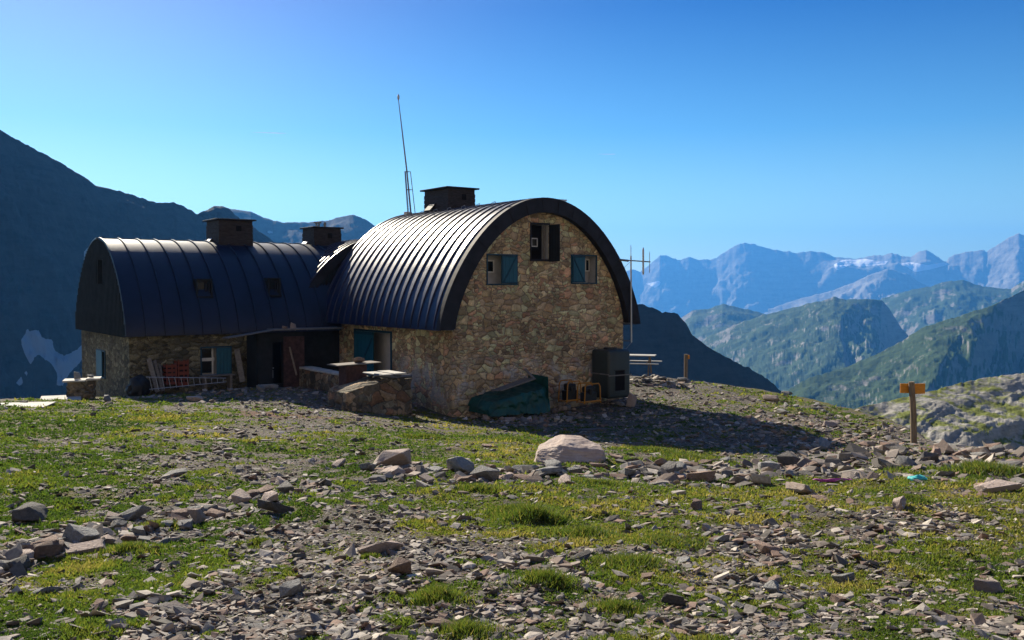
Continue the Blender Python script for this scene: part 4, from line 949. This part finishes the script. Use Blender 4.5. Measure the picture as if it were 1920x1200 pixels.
for i, (x0, x1, y0, y1, lab) in enumerate(((312, 332, 682, 706, 'left red slatted crate against the left wing'), (334, 354, 674, 708, 'right, taller red slatted crate against the left wing'))):
    a_ = on_l(x0, y1, 7.75); b_ = on_l(x1, y0, 7.75); p = H(a_[0], 7.75, a_[1]-.3)
    o = empty('crate', p, GA, label=lab, cat='crate', group='red crates by the left wing'); W_, h_ = b_[0]-a_[0], b_[1]-a_[1]+.3
    mb = MB(); ns = 5
    for j in range(ns): z_ = h_*j/ns+.02; mb.box(0, W_, -.0, .02, z_, z_+h_/ns*.62); mb.box(0, .02, .022, .44, z_, z_+h_/ns*.62); mb.box(W_-.02, W_, .022, .44, z_, z_+h_/ns*.62)
    for u0 in (.0, W_-.05, W_/2): mb.box(u0+.001, u0+.05, .021, .05, 0, h_)
    mb.build('slats', M['redcrate'], o)
    mb = MB(); mb.box(.05, W_-.05, .06, .40, .01, h_*.9); mb.build('inside', M['inside'], o)
def sack(x, y, r, hh, mat, lab, name='sack', cat='sack'):
    a_ = on_l(x, y, 7.8); bm = bmesh.new(); bmesh.ops.create_icosphere(bm, subdivisions=4, radius=1)
    P = np.array([v.co[:] for v in bm.verts]); d = fbm(P[:,0]*2, P[:,1]*2, P[:,2]*2, oct=4, seed=int(x))
    for v, dd in zip(bm.verts, d): v.co *= 1+.38*float(dd); v.co = Vector((v.co.x*r, v.co.y*r*.7, (max(v.co.z, -.75)+.75)*hh/1.75))
    mb = MB(); mb.frombm(bm); o = mb.build(name, mat, smooth=True, label=lab, cat=cat); p = H(a_[0], 7.8); o.location = (p.x, p.y, G(p.x, p.y)-.05); o.rotation_euler[2] = GA
sack(260, 735, .36, .72, M['black'], 'black bulging sack by the near corner of the left wing')
bw0, bw1 = on_l(384, 702, 7.6), on_l(436, 702, 7.6); p = H(bw0[0], 7.6); gz = G(p.x, p.y)
bench = empty('bench', (p.x, p.y, gz), GA, label='low wooden bench under the window of the left wing', cat='bench'); bh = on_l(400, 704, 7.6)[1]+OZ-gz
mb = MB(); mb.box(-.1, bw1[0]-bw0[0]+.1, 0, .38, bh-.04, bh, bev=.008); mb.build('seat', M['woodgrey'], bench)
for u0 in (.0, bw1[0]-bw0[0]-.08): mb = MB(); mb.box(u0, u0+.08, .03, .35, -.05, bh-.042); mb.build('leg', M['woodgrey'], bench)
# block table of stones at the left end
p = put(153, 748); tbz = p.z; s32 = p.y/F
bt_ = empty('stone_table', p, .35, label='stone block table with a pale slab top at the left end of the hut', cat='stone table')
bh = (748-714)*s32
bm = bmesh.new(); bmesh.ops.create_cube(bm, size=1); bmesh.ops.subdivide_edges(bm, edges=bm.edges[:], cuts=8, use_grid_fill=True)
for v in bm.verts: v.co = Vector((v.co.x*.74, v.co.y*.6, (v.co.z+.5)*(bh+.15)-.15)); 
for v in bm.verts: v.co += Vector((random.gauss(0, .018), random.gauss(0, .018), 0))
mb = MB(); mb.frombm(bm); mb.build('pedestal', M['stone_t'], bt_)
mb = MB(); mb.box(-.50, .14, -.38, .38, bh, bh+.05, bev=.012); mb.box(.16, .56, -.34, .36, bh+.03, bh+.09, bev=.012); mb.build('slab_top', M['slab'], bt_)
rock((p.x-.13, p.y, p.z+bh+.04), .34, 'slate grey', 10, (0, 0, .4), (.7, .7, 1.1), 'upright grey stone standing on the pale slab of the stone table', sink=.03)
rock((p.x+.28, p.y, p.z+bh+.10), .24, 'slate grey', 5, (0, .1, .4), (1, .8, .7), 'small grey stone on the right end of the stone table', sink=.03)
p = put(118, 750); mb = MB(); mb.box(-.62, .5, -.5, .5, 0, .06, bev=.015); o = mb.build('stone_slab', M['slab'], label='pale flat slab lying on the grass left of the stone table', cat='slab'); o.location = (p.x, p.y, G(p.x, p.y)+.02); o.rotation_euler = (.05, 0, .4)
p = put(35, 762); mb = MB(); mb.box(-1.0, .8, -.6, .6, 0, .03, bev=.012); o = mb.build('stone_slab', M['slab'], label='pale flat outcrop slab in the grass at the far left edge', cat='slab'); o.location = (p.x, p.y, G(p.x, p.y)+.0); o.rotation_euler = (.0, .0, .2)

# picnic table behind the right corner
pt = at(1196, 697, 40); ptz = pt[2]
pic = empty('picnic_table', (pt[0], pt[1], ptz), -.25, label='pale wooden picnic table with benches on the plateau edge behind the tank', cat='picnic table')
ph = (697-665)*40/F
for i in range(4): mb = MB(); mb.box(-.85, .75, -.40+.20*i, -.22+.20*i, ph-.04, ph, bev=.006); mb.build('top_board', M['slab'], pic)
for yy in (-.85, .67): mb = MB(); mb.box(-.85, .95, yy, yy+.2, ph*.58-.04, ph*.58, bev=.006); mb.build('bench_board', M['slab'], pic)
for xx in (-.55, .45):
    mb = MB(); mb.beam((xx, -.78, ph*.55), (xx, .78, ph*.55), .05, .09, (0,0,1)); mb.build('cross_beam', M['wood'], pic)
    for s_ in (-1, 1): mb = MB(); mb.beam((xx+.05, s_*.18, ph-.045), (xx+.05, s_*.62, -.1), .09, .05, (1, 0, 0)); mb.build('leg', M['wood'], pic)
# marker post on the plateau edge
pp = at(1286, 709, 43); o = empty('marker_post', pp, 0, label='short wooden post with a tiny orange tag on the plateau edge', cat='post'); hh = (709-664)*43/F
mb = MB(); mb.tube([(0, 0, -.2), (0, 0, hh)], .085, 10); mb.build('post', M['wood'], o)
mb = MB(); mb.box(.07, .16, -.06, .1, hh-.22, hh-.04, bev=.02); mb.build('tag', M['orange'], o)
# signpost
Xs, Ys = hit1(1714, 832); gz = G(Xs, Ys); sc_ = Ys/F; hh = (832-712)*sc_
sg = empty('signpost', (Xs, Ys, gz), 0, label='leaning wooden signpost with two orange direction boards', cat='signpost')
mb = MB(); mb.tube([(0, 0, -.25), (-.03, 0, hh*.5), (-7*sc_, 0, hh)], [.082, .078, .072], 14); mb.build('post', M['wood'], sg, smooth=True)
x0 = (1689-1714)*sc_; x1 = (1742-1714)*sc_; z1 = (832-716)*sc_; z0 = (832-734)*sc_
mb = MB(); mb.box(x0, -.02, .085, .11, z0, z1, bev=.005); mb.build('sign_board', M['orange'], sg)
mb = MB(); mb.box(-.02+.0, x1+.02, 0, .025, z0-.03, z1-.01, bev=.005, M=Matrix.Translation((-.03, .115, 0)) @ Matrix.Rotation(.25, 4, 'Z')); mb.build('sign_board', M['orange'], sg)

# contrails, high and far beyond the haze
for (xa, ya, xb, yb, lab) in ((472, 248, 536, 250, 'short white vapour trail in the sky left of the mast'), (1122, 289, 1154, 289, 'faint tiny vapour trail in the sky right of the hut')):
    p, q = Vector(at(xa, ya, 30000)), Vector(at(xb, yb, 30000)); r_ = 14 if xa < 900 else 9
    mb = MB(); mb.tube([p, p.lerp(q, .3), p.lerp(q, .8), q], [2, r_*.6, r_, r_*.3], 8); mb.build('vapour_trail', M['vapour'], label=lab, cat='vapour trail', smooth=True)

# ------------------------------------------------------------------ rocks one by one
p = put(1070, 864)
bm = bmesh.new(); bmesh.ops.create_icosphere(bm, subdivisions=6, radius=1)
P = np.array([v.co[:] for v in bm.verts])*np.array([1.05, 1.0, .72]); r_ = np.random.default_rng(5)
for i in range(22):
    nn = r_.normal(size=3); nn[2] = abs(nn[2])*.8; nn /= np.linalg.norm(nn); d_ = r_.uniform(.62, .84)*(1 if nn[2] < .75 else .92)
    dd = P @ nn - d_; P -= np.maximum(dd, 0)[:, None]*nn*.93
N_ = P/np.linalg.norm(P, axis=1)[:, None]
dn = .035*fbm(P[:,0]*4, P[:,1]*4, P[:,2]*9, oct=5, seed=93, ridged=True, gain=.6) + .05*fbm(P[:,0]*2, P[:,1]*2, P[:,2]*2, oct=3, seed=94)
P = P + N_*dn[:, None]
for v, q in zip(bm.verts, P): v.co = Vector((q[0]*.84+(.12*q[2]), q[1]*.84, q[2]*.50-.09*q[0]))
me = bpy.data.meshes.new('boulder'); bm.to_mesh(me); bm.free(); me.polygons.foreach_set('use_smooth', [True]*len(me.polygons)); me.set_sharp_from_angle(angle=R(30)); me.materials.append(ROCK['pale pinkish'])
bo = bpy.data.objects.new('boulder', me); col.objects.link(bo); bo.location = (p.x, p.y, p.z+.04)
tag(bo, 'large pale pinkish boulder in the grass in front of the shadow', 'boulder')
used = []
def scatter_row(pts, n, jit, smin, smax, grp, where, tints=None, tall=False):
    xs = np.array([p[0] for p in pts], float); ys = np.array([p[1] for p in pts], float)
    for i in range(n):
        x = xs[0] + (xs[-1]-xs[0])*(i+random.random())/n; y = np.interp(x, xs, ys) + random.gauss(0, jit)
        X_, Y_ = hit1(x, y); t = random.choice(tints or ['slate grey','rusty brown','pale pinkish','slate grey','dark','rusty brown'])
        kk = random.choice([k_ for k_ in range(20) if k_ % 4 >= 2]) if tall else None
        s = smin*(smax/smin)**(random.random()**1.3); big = 'larger' if s > (smin*smax)**.5*1.15 else 'smaller'
        rock((X_, Y_, G(X_, Y_)), s, t, kk, None, (random.uniform(.9, 1.6), random.uniform(.7, 1), random.uniform(.75, 1.1) if tall else random.uniform(.55, 1.0)),
             f'{big} {t} stones {where}' .replace('stones', 'stone'), grp, sink=random.uniform(.12, .3)); used.append((X_, Y_, s))
scatter_row([(-40,1062),(60,1045),(130,1010),(250,990),(380,968),(480,935),(560,912),(640,908)], 55, 13, .15, .36, 'stones in the left part of the low stone line', 'in the low stone line at the left')
scatter_row([(690,885),(760,890),(850,900),(950,892),(1060,885),(1180,883)], 32, 10, .18, .42, 'stones in the middle part of the low stone line', 'in the low stone line left of and under the boulder')
scatter_row([(1180,885),(1300,884),(1420,880),(1520,872),(1560,880)], 32, 8, .16, .42, 'stones between boulder and signpost', 'in the low stone line between boulder and signpost')
scatter_row([(1530,862),(1620,858),(1700,856),(1800,858),(1960,875)], 40, 14, .18, .52, 'stones round the signpost', 'in the rubble around the foot of the signpost')
scatter_row([(1080,1010),(1300,1030),(1500,1010),(1700,980)], 12, 38, .12, .30, 'stones on the right foreground', 'in the grass of the right foreground')
scatter_row([(60,1150),(500,1150),(1000,1130),(1500,1120),(1900,1150)], 20, 42, .10, .26, 'stones along the bottom foreground', 'on the nearest foreground gravel')
scatter_row([(1195,712),(1225,714),(1262,716),(1290,718)], 20, 6, .22, .55, 'stones heaped behind the tank', 'in the heap under the picnic table', ['slate grey', 'dark', 'slate grey'])
scatter_row([(1440,765),(1480,775),(1540,775),(1600,800)], 16, 12, .2, .6, 'pale rocks on the right plateau edge', 'on the right plateau edge above the shadow', ['pale pinkish', 'slate grey', 'pale pinkish'])
scatter_row([(880,776),(905,786),(960,786),(1010,781),(1040,772),(1080,770)], 22, 4, .2, .42, 'stones holding down the tarpaulin', 'around the foot of the green tarpaulin', ['pale pinkish', 'slate grey', 'pale pinkish'], True)
for (x, y, s_, t_, k_, asp, lab) in ((715, 1030, .36, 'pale pinkish', 5, (1.3,.9,.6), 'isolated pale angular stone on the central gravel'), (520, 965, .42, 'dark', 1, (1.2,.8,.6), 'dark split stone lying below the end of the left stone line'),
        (862, 893, .62, 'slate grey', 9, (1.3,.8,.8), 'biggest grey angular rock of the middle stone line'), (735, 880, .5, 'pale pinkish', 3, (1.4,.8,.7), 'pale wedge shaped rock at the left end of the middle stone line'),
        (1185, 762, .62, 'pale pinkish', 10, (.6,.6,1.3), 'pale slanting rock at the right foot of the water tank'), (1165, 762, .4, 'slate grey', 6, (1,.8,.8), 'small grey rock below the water tank'),
        (1040, 745, .75, 'pale pinkish', 11, (.6,.6,1.2), 'pale upright rock between tarpaulin and orange framed machines'), (1500, 925, .34, 'pale pinkish', 6, (1.6,.8,.8), 'elongated pale rock in the grass left of the signpost'),
        (1870, 925, .42, 'pale pinkish', 5, (1.6,.8,.6), 'long pale flat rock right of the signpost in the grass'), (1120, 808, .5, 'dark', 4, (2.2,.9,.5), 'long low rock in the shadow behind the boulder'),
        (200, 755, .36, 'slate grey', 7, (1,.8,.9), 'grey rock at the foot of the left wing corner'), (366, 752, .5, 'pale pinkish', 5, (1.1,.8,.7), 'pale rock where the shadow of the left wing ends'),
        (1475, 742, .6, 'slate grey', 9, (1.1,.8,.7), 'lone grey rock on the skyline of the right plateau edge'), (325, 893, .45, 'slate grey', 8, (1.1,.8,.7), 'grey stone in the grass above the left stone line'),
        (60, 975, .42, 'dark', 6, (1,.8,.9), 'dark rock at the far left above the stone line'), (920, 842, .42, 'rusty brown', 4, (1.2,.8,.5), 'brown flat stone in the grass left of the boulder')):
    rock(put(x, y), s_, t_, k_, None, asp, lab, sink=.16)
# litter
for (x, y, mt, nm, sz, lab) in ((1567, 901, 'pink', 'plastic_strip', (.42, .05, .03), 'pink plastic strip lying before the stones left of the signpost'), (1720, 904, 'turq', 'plastic_scrap', (.17, .12, .05), 'turquoise plastic scrap in the grass below the signpost')):
    p = put(x, y, .03); mb = MB(); bm = bmesh.new(); bmesh.ops.create_icosphere(bm, subdivisions=3, radius=.5)
    for v in bm.verts: v.co = Vector((v.co.x*sz[0]*1.5, v.co.y*sz[1]*1.5+.04*math.sin(v.co.x*7), v.co.z*sz[2]*1.6+.008*math.sin(v.co.x*40)))
    mb.frombm(bm); o = mb.build(nm, M[mt], smooth=True, label=lab, cat=nm.replace('_', ' ')); o.location = p; o.rotation_euler[2] = -.2

# ------------------------------------------------------------------ gravel: tens of thousands of small stones
TV = []
for k in range(14):
    bm = hull_bm(100+k, [.2, .3, .4, .6][k % 4], 17, .6); bmesh.ops.triangulate(bm, faces=bm.faces[:]); bm.verts.index_update()
    TV.append((np.array([v.co[:] for v in bm.verts]), np.array([[v.index for v in f.verts] for f in bm.faces]))); bm.free()
qx = np.arange(-270, 2200, 12.0); qy = np.arange(690, 1266, 3.0); QX, QY = np.meshgrid(qx, qy)
hX, hY, hok = hit(QX.ravel(), QY.ravel()); hb = base_h(hX, hY); hc = cover_base(hX, hY)
e_ = .05; hsx = (base_h(hX+e_, hY)-hb)/e_; hsy = (base_h(hX, hY+e_)-hb)/e_
tabs = [t_.reshape(QX.shape) for t_ in (hX, hY, hb, hc, hsx, hsy, hok.astype(float))]
def sample(n, y0, y1, pw=1.0):
    """points of the ground picked through the precomputed table: X, Y, base height, cover, slopes"""
    x = rng.uniform(-260, 2180, n); y = y0 + (y1-y0)*rng.random(n)**pw
    fx = (x-qx[0])/12; fy = (y-qy[0])/3; ix = fx.astype(int); iy = fy.astype(int); fx -= ix; fy -= iy
    o_ = [(t_[iy, ix]*(1-fx)+t_[iy, ix+1]*fx)*(1-fy) + (t_[iy+1, ix]*(1-fx)+t_[iy+1, ix+1]*fx)*fy for t_ in tabs]
    ok = o_[6] > .999; return [v_[ok] for v_ in o_[:6]]
X1, Y1, B1, C1, sx_, sy_ = sample(190000, 696, 1250, .9)
cvr = cover(X1, Y1, C1); lw_, ll_ = toloc(X1, Y1)
inhut = ((lw_ > 0) & (lw_ < 7.4) & (ll_ > 0)) | ((lw_ > -7.8) & (ll_ > 8.3))
keep = (rng.random(len(X1)) < np.clip((.60-cvr)*2.6, .16, .62)) & ~inhut
X1, Y1, cvr, B1, sx_, sy_ = X1[keep], Y1[keep], cvr[keep], B1[keep], sx_[keep], sy_[keep]
Zg = B1 + micro(X1, Y1); dist = np.hypot(X1, Y1)
sz = (.0052 + .00085*dist) * np.exp(rng.normal(0, .74, len(X1))); sz = np.minimum(sz, .036+.0016*dist)
clump = fbm(X1/.8, Y1/.8, oct=2, seed=61); sz *= 1+.5*clump
def along(pts, n_, jit, s0, s1):
    xs = np.array([p_[0] for p_ in pts], float); ys = np.array([p_[1] for p_ in pts], float)
    x = rng.uniform(xs[0], xs[-1], n_); y = np.interp(x, xs, ys)+rng.normal(0, jit, n_); X_, Y_, ok = hit(x, y)
    return X_[ok], Y_[ok], (s0*(s1/s0)**(rng.random(n_)**1.6))[ok]
ex_ = [along([(-60,1064),(130,1012),(380,968),(560,912),(640,908)], 420, 15, .025, .09), along([(690,885),(850,900),(1060,885),(1200,883)], 260, 11, .03, .13),
       along([(1180,885),(1420,882),(1560,875)], 480, 10, .035, .16), along([(1500,866),(1700,856),(1990,872)], 900, 17, .04, .19), along([(1190,712),(1230,712),(1300,722)], 160, 6, .05, .2),
       along([(1400,790),(1500,790),(1640,812),(1700,830)], 300, 20, .04, .14), along([(60,905),(500,880),(900,930)], 120, 40, .02, .06), along([(1000,1010),(1900,1010)], 200, 70, .02, .06), along([(880,775),(960,795),(1090,778)], 150, 5, .05, .15)]
eX = np.concatenate([e[0] for e in ex_]); eY = np.concatenate([e[1] for e in ex_]); eS = np.concatenate([e[2] for e in ex_])
eb = base_h(eX, eY); X1 = np.concatenate([X1, eX]); Y1 = np.concatenate([Y1, eY]); sz = np.concatenate([sz, eS]); Zg = np.concatenate([Zg, eb+micro(eX, eY)]); sx_ = np.concatenate([sx_, 0*eX]); sy_ = np.concatenate([sy_, 0*eX])
Vs, Fs, Rs = [], [], []; base = 0
for k, (tv, tf_) in enumerate(TV):
    idx = np.arange(k, len(X1), len(TV)); m_ = len(idx); 
    a = rng.uniform(0, 6.28, m_); tx = rng.normal(0, .28, m_); ty = rng.normal(0, .28, m_)
    L = np.repeat(tv[None], m_, 0)*sz[idx][:, None, None]; L[:, :, 0] *= rng.uniform(.9, 1.7, m_)[:, None]
    ca, sa = np.cos(a)[:, None], np.sin(a)[:, None]; x_, y_ = L[:, :, 0]*ca-L[:, :, 1]*sa, L[:, :, 0]*sa+L[:, :, 1]*ca
    z_ = L[:, :, 2] + x_*(tx+sx_[idx])[:, None] + y_*(ty+sy_[idx])[:, None]
    V = np.stack([x_+X1[idx][:, None], y_+Y1[idx][:, None], z_+(Zg[idx]+sz[idx]*.12)[:, None]], -1)
    Vs.append(V.reshape(-1, 3)); Fs.append((tf_[None]+(np.arange(m_)*len(tv))[:, None, None]+base).reshape(-1, 3)); base += m_*len(tv)
    Rs.append(np.repeat(rng.random(m_), len(tv)))
gr = mesh_np('gravel', np.concatenate(Vs), np.concatenate(Fs), M['gravel'], attrs={'rnd': np.concatenate(Rs)})
tag(gr, 'loose grey, brown and rusty gravel and stone chips strewn over the slope', 'gravel', kind='stuff')

# ------------------------------------------------------------------ grass: short blades and cushions
X2, Y2, B2, C2, _, _ = sample(760000, 700, 1260, .9)
cv2 = cover(X2, Y2, C2) + .10*fbm(X2*5, Y2*5, oct=2, seed=71); lw_, ll_ = toloc(X2, Y2)
inhut = ((lw_ > -.3) & (lw_ < 7.5) & (ll_ > -.3)) | ((lw_ > -8) & (ll_ > 7.5))
keep = (rng.random(len(X2)) < np.clip((cv2-.40)*4.5, .12, 1)) & ~inhut
X2, Y2, cv2, B2 = X2[keep], Y2[keep], cv2[keep], B2[keep]
# tufts that stand a little higher
tuf = [(1000,972,.30,.20),(820,1132,.20,.13),(690,1040,.1,.06),(1830,890,.45,.24),(1850,893,.4,.2),(300,985,.2,.1),(240,1030,.25,.10),(1250,1010,.4,.08),(1180,1060,.35,.10),(1030,1105,.2,.12),(1160,1140,.2,.09),(900,925,.3,.12),(960,960,.3,.12),(1130,905,.5,.10),(1230,848,.7,.12),(1300,866,.8,.12),(960,828,.6,.14),(800,822,.4,.12),(490,1010,.15,.08),(870,1180,.2,.12),(1700,950,.3,.08),(1100,1000,.3,.12)]
TX, TY, TH = [], [], []
for (x, y, r_, h_) in tuf:
    cx_, cy_ = hit1(x, y); m_ = int(2600*min(1, 9/cy_)*(r_/.25)**1.1); an = rng.uniform(0, 6.28, m_); rr_ = np.abs(rng.normal(0, r_*.75, m_))*(1+.5*np.sin(an*2+x)+.3*np.sin(an*5+y))
    TX.append(cx_+rr_*np.cos(an)*1.4); TY.append(cy_+rr_*np.sin(an)); TH.append(h_*.8*np.exp(-(rr_/r_)**2*.8)*rng.uniform(.35, 1.2, m_))
n0 = len(X2); X2 = np.concatenate([X2]+TX); Y2 = np.concatenate([Y2]+TY); cv2 = np.concatenate([cv2, np.full(len(X2)-n0, .7)])
Z2 = np.concatenate([B2, base_h(X2[n0:], Y2[n0:])]) + micro(X2, Y2); dist = np.hypot(X2, Y2); n = len(X2)
patch = fbm(X2/.5, Y2/.5, oct=3, seed=81); big = fbm(X2/2.3, Y2/2.3, oct=2, seed=83)
hgt = (.009 + .0011*dist)*np.exp(rng.normal(0, .35, n))*(1+.9*np.clip(patch, -.6, 1)); hgt[n0:] = np.concatenate(TH)
hgt *= np.clip((cv2-.3)*3, .4, 1)
wid = np.maximum(.0035, .0008*dist)*rng.uniform(.7, 1.5, n); wid[:n0] *= 1.6
a = rng.uniform(0, 6.28, n); lean = rng.uniform(.1, 1.1, n); b_ = rng.uniform(0, 6.28, n)
dx_, dy_ = np.cos(a)*wid, np.sin(a)*wid; ex, ey = np.cos(b_)*lean*hgt, np.sin(b_)*lean*hgt
P0 = np.stack([X2-dx_, Y2-dy_, Z2-.004], 1); P1 = np.stack([X2+dx_, Y2+dy_, Z2-.004], 1)
P2 = np.stack([X2+ex+dx_*.4, Y2+ey+dy_*.4, Z2+hgt*.95], 1)
V = np.stack([P0, P1, P2], 1).reshape(-1, 3); Fc = np.arange(3*n).reshape(-1, 3)
rn = np.clip(.40 + .55*patch + .55*big + rng.normal(0, .16, n), 0, 1); rn[n0:] = np.clip(rng.normal(.5, .28, n-n0), 0, 1)
gs_ = mesh_np('grass', V, Fc, M['grass'], attrs={'rnd': np.repeat(rn, 3)})
tag(gs_, 'short yellow green alpine grass growing in patches between the stones', 'grass', kind='stuff')
